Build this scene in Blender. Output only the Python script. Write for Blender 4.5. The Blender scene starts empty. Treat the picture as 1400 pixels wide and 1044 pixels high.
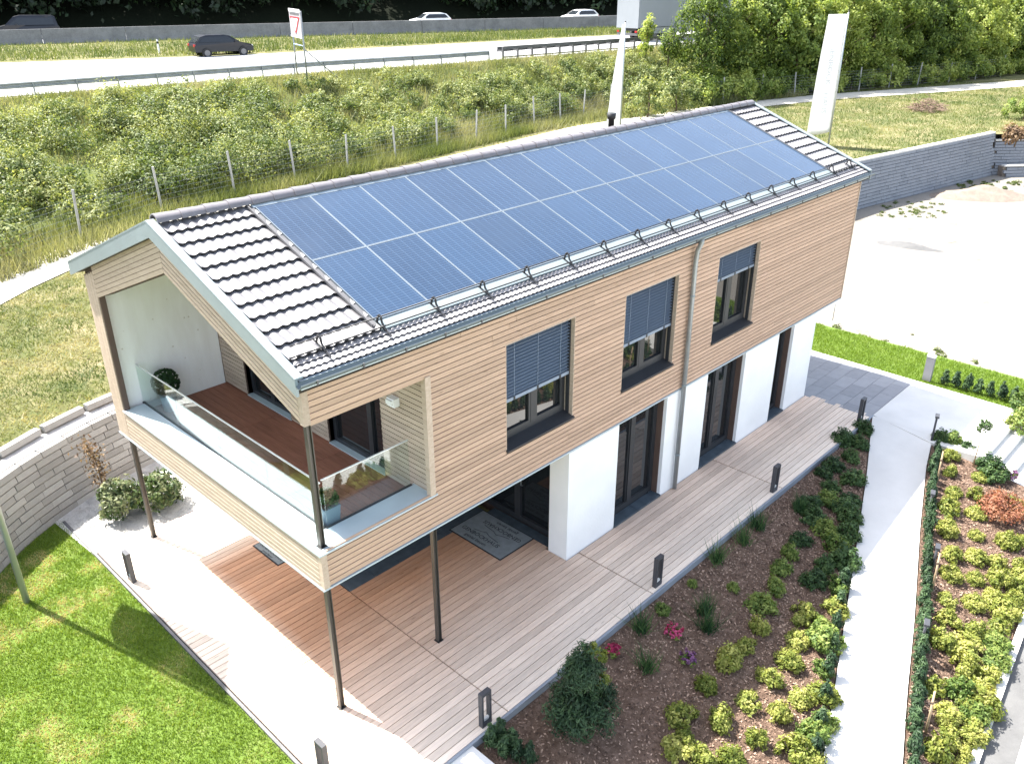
import bpy, math, random
import numpy as np
from mathutils import Vector, Matrix, noise

# ------------------------------------------------------------------ camera, sky, sun, exposure
scene = bpy.context.scene
col = scene.collection
CAM = np.array([-5.0720, -8.6671, 10.4307]); YAW, PITCH, ROLL, FPX = 0.8034, -0.4480, -0.0033, 1155.1
_fwd = np.array([math.sin(YAW)*math.cos(PITCH), math.cos(YAW)*math.cos(PITCH), math.sin(PITCH)])
_r = np.array([math.cos(YAW), -math.sin(YAW), 0.0]); _u = np.cross(_r, _fwd)
_right = math.cos(ROLL)*_r + math.sin(ROLL)*_u; _up = -math.sin(ROLL)*_r + math.cos(ROLL)*_u
cam_data = bpy.data.cameras.new('camera'); cam = bpy.data.objects.new('camera', cam_data); col.objects.link(cam)
cam.matrix_world = Matrix(((_right[0], _up[0], -_fwd[0], CAM[0]), (_right[1], _up[1], -_fwd[1], CAM[1]),
                           (_right[2], _up[2], -_fwd[2], CAM[2]), (0, 0, 0, 1)))
cam_data.sensor_width = 36; cam_data.lens = FPX*36/1400; cam_data.clip_start = 0.1; cam_data.clip_end = 3000
scene.camera = cam

SUN_H = Vector((-0.262, 0.965)).normalized(); SUN_EL = math.radians(57.5)
sun_dir = Vector((SUN_H.x*math.cos(SUN_EL), SUN_H.y*math.cos(SUN_EL), math.sin(SUN_EL)))
world = bpy.data.worlds.new('World'); scene.world = world; world.use_nodes = True
wn = world.node_tree.nodes; wl = world.node_tree.links
sky = wn.new('ShaderNodeTexSky'); sky.sky_type = 'NISHITA'; sky.sun_disc = False
sky.sun_elevation = SUN_EL; sky.sun_rotation = math.atan2(sun_dir.x, sun_dir.y)
sky.air_density = 1.0; sky.dust_density = 2.5; sky.ozone_density = 1.0; sky.altitude = 400
hs = wn.new('ShaderNodeHueSaturation'); hs.inputs['Saturation'].default_value = 0.62   # hazy, bright summer sky
wl.new(sky.outputs[0], hs.inputs['Color']); wl.new(hs.outputs[0], wn['Background'].inputs[0]); wn['Background'].inputs[1].default_value = 0.127
sl = bpy.data.lights.new('sun', 'SUN'); sun = bpy.data.objects.new('sun', sl); col.objects.link(sun)
sl.energy = 4.3; sl.angle = math.radians(0.53); sl.color = (1.0, 0.95, 0.88)
sun.rotation_euler = sun_dir.to_track_quat('Z', 'Y').to_euler(); sun.location = (0, 0, 40)
vs = scene.view_settings; vs.view_transform = 'Standard'; vs.look = 'None'; vs.gamma = 1; vs.use_curve_mapping = False
vs.exposure = 2.05

rng = np.random.default_rng(7); random.seed(7)

# ------------------------------------------------------------------ pixel -> place helpers
def ray(u, v): return _fwd + (u-700)/FPX*_right - (v-522)/FPX*_up
def gp(u, v, h=0.0):
    """point where the ray through a photo pixel meets the ground (height or height function)"""
    d = ray(u, v); z = h if not callable(h) else 0.0
    for _ in range(12 if callable(h) else 1):
        t = (z-CAM[2])/d[2]; P = CAM + t*d
        if callable(h): z = 0.5*z + 0.5*h(P[0], P[1])
    return P

# ------------------------------------------------------------------ materials
def newmat(name):
    m = bpy.data.materials.new(name); m.use_nodes = True
    nt = m.node_tree; b = nt.nodes['Principled BSDF']
    return m, nt, b
def N(nt, t, **kw):
    n = nt.nodes.new(t)
    for k, v in kw.items(): setattr(n, k, v)
    return n
def ramp(nt, fac, stops):
    r = N(nt, 'ShaderNodeValToRGB'); e = r.color_ramp.elements
    while len(e) < len(stops): e.new(0.5)
    for i, (p, c) in enumerate(stops): e[i].position = p; e[i].color = (c[0], c[1], c[2], 1)
    nt.links.new(fac, r.inputs[0]); return r.outputs[0]
def mixc(nt, fac, a, b, mode='MIX'):
    m = N(nt, 'ShaderNodeMix', data_type='RGBA', blend_type=mode)
    for sock, val in ((m.inputs[0], fac), (m.inputs[6], a), (m.inputs[7], b)):
        if hasattr(val, 'is_output') or isinstance(val, bpy.types.NodeSocket): nt.links.new(val, sock)
        elif isinstance(val, (int, float)): sock.default_value = val
        else: sock.default_value = (val[0], val[1], val[2], 1)
    return m.outputs[2]
def math_(nt, op, a, b=None):
    m = N(nt, 'ShaderNodeMath', operation=op)
    for i, v in enumerate((a, b)):
        if v is None: continue
        if isinstance(v, bpy.types.NodeSocket): nt.links.new(v, m.inputs[i])
        else: m.inputs[i].default_value = v
    return m.outputs[0]
def noise_(nt, vec, scale, detail=4, rough=0.55):
    n = N(nt, 'ShaderNodeTexNoise'); n.inputs['Scale'].default_value = scale
    n.inputs['Detail'].default_value = detail; n.inputs['Roughness'].default_value = rough
    if vec is not None: nt.links.new(vec, n.inputs['Vector'])
    return n.outputs['Fac']
def bump_(nt, b, h, strength=0.3, dist=0.01):
    n = N(nt, 'ShaderNodeBump'); n.inputs['Strength'].default_value = strength; n.inputs['Distance'].default_value = dist
    nt.links.new(h, n.inputs['Height']); nt.links.new(n.outputs[0], b.inputs['Normal'])
def mapped(nt, coord, scale, rnd=0.0):
    tc = N(nt, 'ShaderNodeTexCoord') if coord != 'World' else N(nt, 'ShaderNodeNewGeometry')
    src = tc.outputs[coord] if coord != 'World' else tc.outputs['Position']
    mp = N(nt, 'ShaderNodeMapping'); mp.inputs['Scale'].default_value = scale
    nt.links.new(src, mp.inputs['Vector'])
    if rnd:
        oi = N(nt, 'ShaderNodeObjectInfo'); nt.links.new(math_(nt, 'MULTIPLY', oi.outputs['Random'], rnd), mp.inputs['Location'])
    return mp.outputs[0]
def m_plain(name, c, rough=0.6, metal=0.0, var=0.08, scale=3.0, bump=0.0, spec=0.5):
    m, nt, b = newmat(name)
    v = mapped(nt, 'World', (1, 1, 1))
    f = noise_(nt, v, scale, 5)
    cc = ramp(nt, f, [(0.3, [x*(1-var) for x in c]), (0.7, [min(1, x*(1+var)) for x in c])])
    nt.links.new(cc, b.inputs['Base Color']); b.inputs['Roughness'].default_value = rough; b.inputs['Metallic'].default_value = metal
    b.inputs['Specular IOR Level'].default_value = spec
    if bump: bump_(nt, b, noise_(nt, v, scale*20, 3), bump, 0.01)
    return m
def m_wood(name, c1, c2, scale=(1.2, 14, 14), var=0.16, rough=0.7, grey=None):
    """grain runs along local X; each board has a tone of its own; grey = weathered tone outside the roofed footprint, also lightens the sunlit rear"""
    m, nt, b = newmat(name)
    v = mapped(nt, 'World', scale, 9.0)
    f = noise_(nt, v, 3.0, 6, 0.65)
    c = ramp(nt, f, [(0.28, c1), (0.72, c2)])
    oi = N(nt, 'ShaderNodeObjectInfo')
    if grey is not None:
        pos = N(nt, 'ShaderNodeNewGeometry'); sx = N(nt, 'ShaderNodeSeparateXYZ'); nt.links.new(pos.outputs['Position'], sx.inputs[0])
        n2 = noise_(nt, pos.outputs['Position'], 0.8, 3)
        yy = math_(nt, 'ADD', sx.outputs[1], math_(nt, 'MULTIPLY', math_(nt, 'SUBTRACT', n2, 0.5), 0.9))
        r = N(nt, 'ShaderNodeMapRange'); r.inputs[1].default_value = 1.9; r.inputs[2].default_value = -1.7; nt.links.new(yy, r.inputs[0])
        rx = N(nt, 'ShaderNodeMapRange'); rx.inputs[1].default_value = 0.6; rx.inputs[2].default_value = -0.2; nt.links.new(sx.outputs[0], rx.inputs[0])
        rb = N(nt, 'ShaderNodeMapRange'); rb.inputs[1].default_value = 4.7; rb.inputs[2].default_value = 5.4; nt.links.new(sx.outputs[1], rb.inputs[0])  # weathered rear strip, also made paler to stand for the sunlit patch
        w = math_(nt, 'MAXIMUM', math_(nt, 'MAXIMUM', r.outputs[0], rx.outputs[0]), rb.outputs[0])
        g = ramp(nt, f, [(0.25, [x*0.8 for x in grey]), (0.75, [x*1.15 for x in grey])])
        c = mixc(nt, w, c, g)
    kn = N(nt, 'ShaderNodeTexVoronoi'); kv = mapped(nt, 'World', (1.0, 5, 5), 5.0); nt.links.new(kv, kn.inputs['Vector']); kn.inputs['Scale'].default_value = 1.3
    knot = ramp(nt, kn.outputs['Distance'], [(0.02, (0.45, 0.4, 0.36)), (0.09, (1, 1, 1))])
    c = mixc(nt, 0.8, c, knot, 'MULTIPLY')
    tone = math_(nt, 'ADD', math_(nt, 'MULTIPLY', oi.outputs['Random'], 2*var), 1-var)
    cb = N(nt, 'ShaderNodeCombineColor')
    for i in range(3): nt.links.new(tone, cb.inputs[i])
    c = mixc(nt, 1.0, c, cb.outputs[0], 'MULTIPLY')
    nt.links.new(c, b.inputs['Base Color']); b.inputs['Roughness'].default_value = rough; b.inputs['Specular IOR Level'].default_value = 0.3
    bump_(nt, b, f, 0.25, 0.004)
    return m
def m_ground(name, stops, scale=2.0, fine=60.0, bump=0.6, rough=0.95, dist=0.03):
    m, nt, b = newmat(name)
    v = mapped(nt, 'World', (1, 1, 1))
    a = noise_(nt, v, scale, 6, 0.65); f = noise_(nt, v, fine, 4, 0.7)
    s = math_(nt, 'ADD', math_(nt, 'MULTIPLY', a, 0.6), math_(nt, 'MULTIPLY', f, 0.4))
    nt.links.new(ramp(nt, s, stops), b.inputs['Base Color']); b.inputs['Roughness'].default_value = rough
    b.inputs['Specular IOR Level'].default_value = 0.15
    bump_(nt, b, f, bump, dist)
    return m
def m_leaf(name, lo, mid, hi, trans=0.35, rough=0.55):
    m, nt, b = newmat(name)
    at = N(nt, 'ShaderNodeAttribute', attribute_name='tint')
    oi = N(nt, 'ShaderNodeObjectInfo')
    f = math_(nt, 'ADD', at.outputs['Fac'], math_(nt, 'MULTIPLY', math_(nt, 'SUBTRACT', oi.outputs['Random'], 0.5), 0.42))
    c = ramp(nt, f, [(0.1, lo), (0.5, mid), (0.9, hi)])
    nt.links.new(c, b.inputs['Base Color']); b.inputs['Roughness'].default_value = rough; b.inputs['Specular IOR Level'].default_value = 0.3
    t = N(nt, 'ShaderNodeBsdfTranslucent'); nt.links.new(mixc(nt, 1.0, c, (1.15, 1.1, 0.55), 'MULTIPLY'), t.inputs[0])
    mx = N(nt, 'ShaderNodeMixShader'); mx.inputs[0].default_value = trans
    nt.links.new(b.outputs[0], mx.inputs[1]); nt.links.new(t.outputs[0], mx.inputs[2])
    nt.links.new(mx.outputs[0], nt.nodes['Material Output'].inputs[0])
    return m
def m_glass(name, tint=(0.93, 0.98, 0.96)):
    """thin pane: clear sheet with fresnel reflection"""
    m, nt, b = newmat(name)
    tr = N(nt, 'ShaderNodeBsdfTransparent'); tr.inputs[0].default_value = (*tint, 1)
    gl = N(nt, 'ShaderNodeBsdfGlossy'); gl.inputs['Roughness'].default_value = 0.0; gl.inputs[0].default_value = (0.95, 1, 1, 1)
    ge = N(nt, 'ShaderNodeNewGeometry'); dp = N(nt, 'ShaderNodeVectorMath', operation='DOT_PRODUCT')
    nt.links.new(ge.outputs['Incoming'], dp.inputs[0]); nt.links.new(ge.outputs['Normal'], dp.inputs[1])
    g = math_(nt, 'POWER', math_(nt, 'SUBTRACT', 1.0, math_(nt, 'ABSOLUTE', dp.outputs['Value'])), 5.0)
    fac = math_(nt, 'ADD', math_(nt, 'MULTIPLY', g, 0.92), 0.08)   # same reflectance on both faces of the sheet
    mx = N(nt, 'ShaderNodeMixShader'); nt.links.new(fac, mx.inputs[0])
    nt.links.new(tr.outputs[0], mx.inputs[1]); nt.links.new(gl.outputs[0], mx.inputs[2])
    nt.links.new(mx.outputs[0], nt.nodes['Material Output'].inputs[0])
    return m

M = {}
M['clad'] = m_wood('larch_cladding', (0.42, 0.285, 0.20), (0.545, 0.39, 0.29), (0.9, 16, 16), 0.12)
M['clad_v'] = m_wood('larch_cladding_gable', (0.40, 0.305, 0.23), (0.53, 0.43, 0.34), (6, 1.2, 10), 0.09)
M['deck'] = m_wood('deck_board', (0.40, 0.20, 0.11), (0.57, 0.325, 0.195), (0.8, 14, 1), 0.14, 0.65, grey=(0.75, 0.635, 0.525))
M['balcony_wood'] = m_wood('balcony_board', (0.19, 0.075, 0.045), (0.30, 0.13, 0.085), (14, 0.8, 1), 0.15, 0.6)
M['joint'] = m_plain('dark_joint', (0.035, 0.025, 0.02), 0.9)
M['membrane'] = m_plain('dark_membrane', (0.09, 0.06, 0.045), 0.9)
M['white'] = m_plain('white_render', (0.84, 0.84, 0.83), 0.9, var=0.045, scale=1.1, bump=0.25, spec=0.2)
def m_clt():
    m, nt, b = newmat('white_glazed_timber')
    v = mapped(nt, 'World', (1, 1, 1)); v2 = mapped(nt, 'World', (3, 3, 0.6))
    c = ramp(nt, noise_(nt, v2, 2.0, 5), [(0.3, (0.82, 0.80, 0.77)), (0.7, (0.90, 0.89, 0.87))])
    kn = N(nt, 'ShaderNodeTexVoronoi'); nt.links.new(v, kn.inputs['Vector']); kn.inputs['Scale'].default_value = 4.5
    c = mixc(nt, 0.6, c, ramp(nt, kn.outputs['Distance'], [(0.05, (0.55, 0.48, 0.4)), (0.10, (1, 1, 1))]), 'MULTIPLY')
    nt.links.new(c, b.inputs['Base Color']); b.inputs['Roughness'].default_value = 0.75
    return m
M['clt'] = m_clt()
M['zinc'] = m_plain('zinc_sheet', (0.25, 0.30, 0.32), 0.45, 0.3, 0.05)
M['zinc_light'] = m_plain('pale_metal_capping', (0.46, 0.54, 0.58), 0.45, 0.2, 0.05)
M['gutter'] = m_plain('dark_zinc_gutter', (0.13, 0.16, 0.17), 0.5, 0.3, 0.06)
M['steel'] = m_plain('grey_steel_post', (0.085, 0.078, 0.068), 0.4, 0.4, 0.08)
M['anthracite'] = m_plain('anthracite_paint', (0.028, 0.030, 0.034), 0.45, 0.0, 0.1)
M['bollard'] = m_plain('bollard_paint', (0.05, 0.052, 0.06), 0.5, 0.0, 0.1)
M['bollard_grey'] = m_plain('grey_bollard_paint', (0.2, 0.2, 0.21), 0.5, 0.0, 0.1)
M['diffuser'] = m_plain('lamp_diffuser', (0.7, 0.7, 0.68), 0.4)
M['brown_reveal'] = m_plain('brown_window_reveal', (0.11, 0.07, 0.055), 0.6)
M['edge_grey'] = m_plain('deck_edge_profile', (0.24, 0.27, 0.31), 0.6)
M['slate'] = m_plain('slate_slab', (0.055, 0.075, 0.092), 0.55, 0.0, 0.25, 6.0, 0.2)
def m_pane():
    m, nt, b = newmat('window_pane')
    b.inputs['Base Color'].default_value = (0.012, 0.014, 0.016, 1); b.inputs['Roughness'].default_value = 0.02
    b.inputs['IOR'].default_value = 1.75
    return m
M['pane'] = m_pane()
M['glass'] = m_glass('clear_balustrade_glass')
M['glass_edge'] = m_plain('glass_edge_rail', (0.75, 0.78, 0.76), 0.3, 0.3)
M['blind'] = m_plain('blue_grey_slat', (0.20, 0.255, 0.33), 0.38, 0.25, 0.04)
def m_tile():
    m, nt, b = newmat('roof_tile')
    oi = N(nt, 'ShaderNodeObjectInfo'); v = mapped(nt, 'World', (1, 1, 1))
    f = math_(nt, 'ADD', math_(nt, 'MULTIPLY', noise_(nt, v, 9, 5), 0.6), math_(nt, 'MULTIPLY', oi.outputs['Random'], 0.4))
    nt.links.new(ramp(nt, f, [(0.25, (0.15, 0.145, 0.15)), (0.75, (0.25, 0.245, 0.25))]), b.inputs['Base Color'])
    b.inputs['Roughness'].default_value = 0.42; b.inputs['Specular IOR Level'].default_value = 0.9
    bump_(nt, b, noise_(nt, v, 160, 3), 0.15, 0.003)
    return m
M['tile'] = m_tile()
M['tile_dark'] = m_plain('tile_shaded_faces', (0.05, 0.048, 0.05), 0.8)  # dark colour paints the shade on tile front edges and undersides
M['ridge'] = m_plain('ridge_tile_clay', (0.17, 0.16, 0.17), 0.5, 0, 0.12, 6)
def m_pv():
    m, nt, b = newmat('solar_cells')
    tc = N(nt, 'ShaderNodeTexCoord'); s = N(nt, 'ShaderNodeSeparateXYZ'); nt.links.new(tc.outputs['Object'], s.inputs[0])
    def line(o, pitch, w):
        fr = math_(nt, 'FRACT', math_(nt, 'DIVIDE', o, pitch)); d = math_(nt, 'ABSOLUTE', math_(nt, 'SUBTRACT', fr, 0.5))
        return math_(nt, 'GREATER_THAN', d, 0.5-w/pitch/2)
    oi = N(nt, 'ShaderNodeObjectInfo')
    geo = N(nt, 'ShaderNodeNewGeometry')
    f = noise_(nt, geo.outputs['Position'], 1.2, 5, 0.7)
    c = ramp(nt, math_(nt, 'ADD', math_(nt, 'MULTIPLY', f, 0.6), math_(nt, 'MULTIPLY', oi.outputs['Random'], 0.4)), [(0.2, (0.006, 0.022, 0.052)), (0.8, (0.013, 0.038, 0.082))])
    sp = noise_(nt, geo.outputs['Position'], 7, 6, 0.8)
    c = mixc(nt, ramp(nt, sp, [(0.64, (0, 0, 0)), (0.74, (0.5, 0.5, 0.5))]), c, (0.07, 0.12, 0.22))
    c = mixc(nt, math_(nt, 'MULTIPLY', line(s.outputs[1], 0.0515, 0.010), 0.30), c, (0.085, 0.14, 0.22))
    c = mixc(nt, math_(nt, 'MULTIPLY', line(s.outputs[0], 0.158, 0.010), 0.35), c, (0.085, 0.14, 0.22))
    nt.links.new(c, b.inputs['Base Color']); nt.links.new(ramp(nt, noise_(nt, geo.outputs['Position'], 0.7, 4), [(0.35, (0.14, 0.14, 0.14)), (0.65, (0.34, 0.34, 0.34))]), b.inputs['Roughness'])
    b.inputs['Specular IOR Level'].default_value = 0.6; b.inputs['Coat Weight'].default_value = 0.4; b.inputs['Coat Roughness'].default_value = 0.12
    return m
M['pv'] = m_pv()
M['pv_frame'] = m_plain('panel_frame', (0.17, 0.205, 0.235), 0.5, 0.2)
M['black_metal'] = m_plain('black_metal', (0.015, 0.015, 0.016), 0.5)
M['pot'] = m_plain('blue_grey_pot', (0.17, 0.23, 0.29), 0.5)
M['concrete'] = m_plain('pale_concrete', (0.62, 0.61, 0.58), 0.9, 0, 0.07, 1.2, 0.2, 0.2)
M['step'] = m_plain('pale_stone_step', (0.6, 0.59, 0.56), 0.9, 0, 0.07, 2, 0.2, 0.2)
def m_paver():
    m, nt, b = newmat('grey_paver'); oi = N(nt, 'ShaderNodeObjectInfo'); v = mapped(nt, 'World', (1, 1, 1))
    f = math_(nt, 'ADD', math_(nt, 'MULTIPLY', noise_(nt, v, 5, 5), 0.6), math_(nt, 'MULTIPLY', oi.outputs['Random'], 0.4))
    nt.links.new(ramp(nt, f, [(0.2, (0.21, 0.215, 0.23)), (0.8, (0.30, 0.305, 0.32))]), b.inputs['Base Color']); b.inputs['Roughness'].default_value = 0.85
    return m
M['paver'] = m_paver()
def m_block(name, a, c):
    m, nt, b = newmat(name); oi = N(nt, 'ShaderNodeObjectInfo'); v = mapped(nt, 'World', (1, 1, 1))
    at = N(nt, 'ShaderNodeAttribute', attribute_name='tint')
    f = math_(nt, 'ADD', math_(nt, 'MULTIPLY', noise_(nt, v, 7, 6, 0.7), 0.5), math_(nt, 'MULTIPLY', math_(nt, 'MAXIMUM', at.outputs['Fac'], oi.outputs['Random']), 0.5))
    nt.links.new(ramp(nt, f, [(0.15, a), (0.85, c)]), b.inputs['Base Color']); b.inputs['Roughness'].default_value = 0.95
    b.inputs['Specular IOR Level'].default_value = 0.15
    bump_(nt, b, noise_(nt, v, 40, 5, 0.7), 0.7, 0.02)
    return m
M['block'] = m_block('sandstone_block', (0.40, 0.385, 0.36), (0.25, 0.238, 0.22))
M['block_grey'] = m_block('grey_wall_block', (0.33, 0.345, 0.37), (0.19, 0.205, 0.23))
M['lawn'] = m_ground('lawn_soil', [(0.3, (0.07, 0.12, 0.02)), (0.55, (0.12, 0.18, 0.035)), (0.75, (0.30, 0.27, 0.15))], 1.3, 40)
M['meadow'] = m_ground('dry_meadow', [(0.32, (0.055, 0.075, 0.022)), (0.48, (0.11, 0.115, 0.045)), (0.62, (0.24, 0.205, 0.115))], 0.7, 22)
M['bank'] = m_ground('bank_soil', [(0.3, (0.05, 0.07, 0.02)), (0.7, (0.13, 0.15, 0.05))], 0.5, 12)
M['mulch'] = m_ground('bark_mulch', [(0.3, (0.065, 0.043, 0.033)), (0.5, (0.19, 0.125, 0.09)), (0.72, (0.38, 0.27, 0.21))], 8, 90, 1.0, 0.95, 0.04)
M['gravel'] = m_ground('white_gravel', [(0.3, (0.38, 0.37, 0.35)), (0.55, (0.62, 0.61, 0.58))], 6, 90, 0.8)
M['track'] = m_ground('pale_gravel_track', [(0.3, (0.40, 0.37, 0.31)), (0.6, (0.58, 0.55, 0.48))], 1.5, 50, 0.5)
M['site'] = m_ground('pale_bare_ground', [(0.33, (0.07, 0.062, 0.055)), (0.42, (0.22, 0.205, 0.18))], 0.6, 30, 0.6)
M['dirt'] = m_ground('brown_dirt', [(0.3, (0.16, 0.13, 0.11)), (0.6, (0.26, 0.22, 0.18))], 3, 40, 0.9)
M['asphalt'] = m_ground('asphalt', [(0.3, (0.10, 0.10, 0.10)), (0.6, (0.15, 0.15, 0.148))], 2, 120, 0.4)
M['motorway'] = m_ground('pale_concrete_carriageway', [(0.3, (0.27, 0.27, 0.27)), (0.6, (0.36, 0.36, 0.355))], 0.3, 30, 0.1)
M['hill'] = m_ground('wood_floor', [(0.3, (0.003, 0.005, 0.002)), (0.7, (0.007, 0.011, 0.004))], 0.2, 4)
M['barrier'] = m_ground('weathered_concrete_barrier', [(0.3, (0.13, 0.13, 0.135)), (0.6, (0.24, 0.24, 0.245))], 1.2, 9, 0.2, 0.95, 0.01)
M['galv'] = m_plain('galvanised_steel', (0.30, 0.32, 0.33), 0.45, 0.5, 0.15, 2)
M['galv_dark'] = m_plain('dark_weathered_steel', (0.12, 0.12, 0.125), 0.6, 0.3, 0.2, 3)
M['fencepost'] = m_plain('grey_fence_post', (0.36, 0.36, 0.35), 0.7, 0.1, 0.15, 4)
M['wire'] = m_plain('fence_wire', (0.35, 0.36, 0.36), 0.5, 0.5)
def m_cloth():
    m, nt, b = newmat('white_banner_cloth'); b.inputs['Base Color'].default_value = (.82, .82, .81, 1); b.inputs['Roughness'].default_value = .85
    t = N(nt, 'ShaderNodeBsdfTranslucent'); t.inputs[0].default_value = (.85, .85, .83, 1); mx = N(nt, 'ShaderNodeMixShader'); mx.inputs[0].default_value = .45
    nt.links.new(b.outputs[0], mx.inputs[1]); nt.links.new(t.outputs[0], mx.inputs[2]); nt.links.new(mx.outputs[0], nt.nodes['Material Output'].inputs[0]); return m
M['banner'] = m_cloth()
M['print'] = m_plain('pale_grey_print', (0.60, 0.62, 0.64), 0.8)
M['pole'] = m_plain('aluminium_pole', (0.42, 0.45, 0.45), 0.38, 0.5, 0.06)
M['mat'] = m_plain('grey_mat', (0.20, 0.225, 0.235), 0.95, 0, 0.12, 8, 0.3)
M['mat_dark'] = m_plain('black_rubber', (0.012, 0.013, 0.016), 0.8)
M['sign_back'] = m_plain('sign_grey', (0.42, 0.40, 0.42), 0.5, 0.2)
M['sign_white'] = m_plain('sign_white', (0.8, 0.8, 0.8), 0.5)
M['sign_red'] = m_plain('sign_red', (0.45, 0.02, 0.03), 0.5)
M['sign_blue'] = m_plain('sign_blue', (0.25, 0.42, 0.6), 0.5)
M['car_dark'] = m_plain('dark_blue_car_paint', (0.006, 0.008, 0.014), 0.3, 0.0)
M['car_white'] = m_plain('white_car_paint', (0.72, 0.74, 0.75), 0.3)
M['car_glass'] = m_plain('car_glass', (0.02, 0.025, 0.03), 0.08)
M['tyre'] = m_plain('tyre_rubber', (0.02, 0.02, 0.02), 0.8)
M['rim'] = m_plain('wheel_rim', (0.16, 0.16, 0.165), 0.4, 0.5)
M['tail'] = m_plain('tail_lamp', (0.4, 0.02, 0.02), 0.3)
M['headlamp'] = m_plain('head_lamp', (0.6, 0.62, 0.64), 0.15)
M['trailer'] = m_plain('pale_trailer_tarp', (0.26, 0.28, 0.295), 0.6, 0, 0.05, 0.6)
M['bark'] = m_plain('bark', (0.12, 0.085, 0.06), 0.9, 0, 0.3, 12, 0.5)
M['stake'] = m_plain('wooden_stake', (0.40, 0.29, 0.18), 0.8, 0, 0.15, 10)
M['twig'] = m_plain('dry_brushwood', (0.20, 0.14, 0.10), 0.9, 0, 0.3, 10)
M['lf_shrub'] = m_leaf('leaf_yellow_green', (0.09, 0.13, 0.022), (0.22, 0.26, 0.05), (0.46, 0.46, 0.14), 0.4)
M['lf_shrub2'] = m_leaf('leaf_mid_green', (0.05, 0.10, 0.02), (0.13, 0.20, 0.045), (0.30, 0.36, 0.10), 0.4)
M['lf_dark'] = m_leaf('leaf_dark_green', (0.018, 0.045, 0.016), (0.05, 0.10, 0.03), (0.12, 0.19, 0.06), 0.25)
M['lf_pine'] = m_leaf('needle_dark_pine', (0.012, 0.032, 0.014), (0.03, 0.065, 0.026), (0.075, 0.13, 0.05), 0.15)
M['lf_glossy'] = m_leaf('leaf_glossy_evergreen', (0.014, 0.035, 0.012), (0.05, 0.09, 0.022), (0.22, 0.24, 0.12), 0.2, 0.35)
M['lf_topiary'] = m_leaf('leaf_box', (0.006, 0.018, 0.006), (0.014, 0.042, 0.012), (0.04, 0.10, 0.022), 0.1)
M['lf_grassy'] = m_leaf('leaf_grass_tuft', (0.02, 0.06, 0.025), (0.05, 0.11, 0.04), (0.12, 0.2, 0.07), 0.3)
M['lf_red'] = m_leaf('leaf_red_maple', (0.10, 0.03, 0.02), (0.24, 0.085, 0.055), (0.40, 0.20, 0.12), 0.4)
M['lf_brown'] = m_leaf('leaf_dry_brown', (0.05, 0.032, 0.02), (0.14, 0.085, 0.05), (0.26, 0.18, 0.10), 0.3)
M['petal_pink'] = m_leaf('petal_pink', (0.20, 0.015, 0.05), (0.40, 0.03, 0.10), (0.55, 0.10, 0.22), 0.3)
M['petal_purple'] = m_leaf('petal_purple', (0.10, 0.04, 0.10), (0.24, 0.10, 0.24), (0.40, 0.22, 0.36), 0.3)
M['lf_scrub'] = m_leaf('leaf_scrub', (0.022, 0.042, 0.013), (0.115, 0.165, 0.048), (0.36, 0.385, 0.165), 0.4)
M['lf_tree'] = m_leaf('leaf_tree', (0.04, 0.075, 0.016), (0.19, 0.27, 0.06), (0.50, 0.56, 0.17), 0.5)
M['lf_wood'] = m_leaf('leaf_far_wood', (0.007, 0.016, 0.006), (0.020, 0.042, 0.014), (0.08, 0.12, 0.035), 0.2)
M['lf_lawn'] = m_leaf('grass_blade_lawn', (0.085, 0.155, 0.016), (0.19, 0.285, 0.035), (0.48, 0.42, 0.21), 0.4)
M['lf_meadow'] = m_leaf('grass_blade_meadow', (0.06, 0.10, 0.02), (0.145, 0.175, 0.05), (0.36, 0.32, 0.17), 0.35)
M['lf_hay'] = m_leaf('grass_blade_hay', (0.075, 0.115, 0.03), (0.16, 0.19, 0.065), (0.36, 0.35, 0.20), 0.35)
M['chip'] = m_leaf('bark_chip', (0.06, 0.04, 0.03), (0.19, 0.125, 0.09), (0.38, 0.27, 0.20), 0.0, 0.9)

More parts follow.
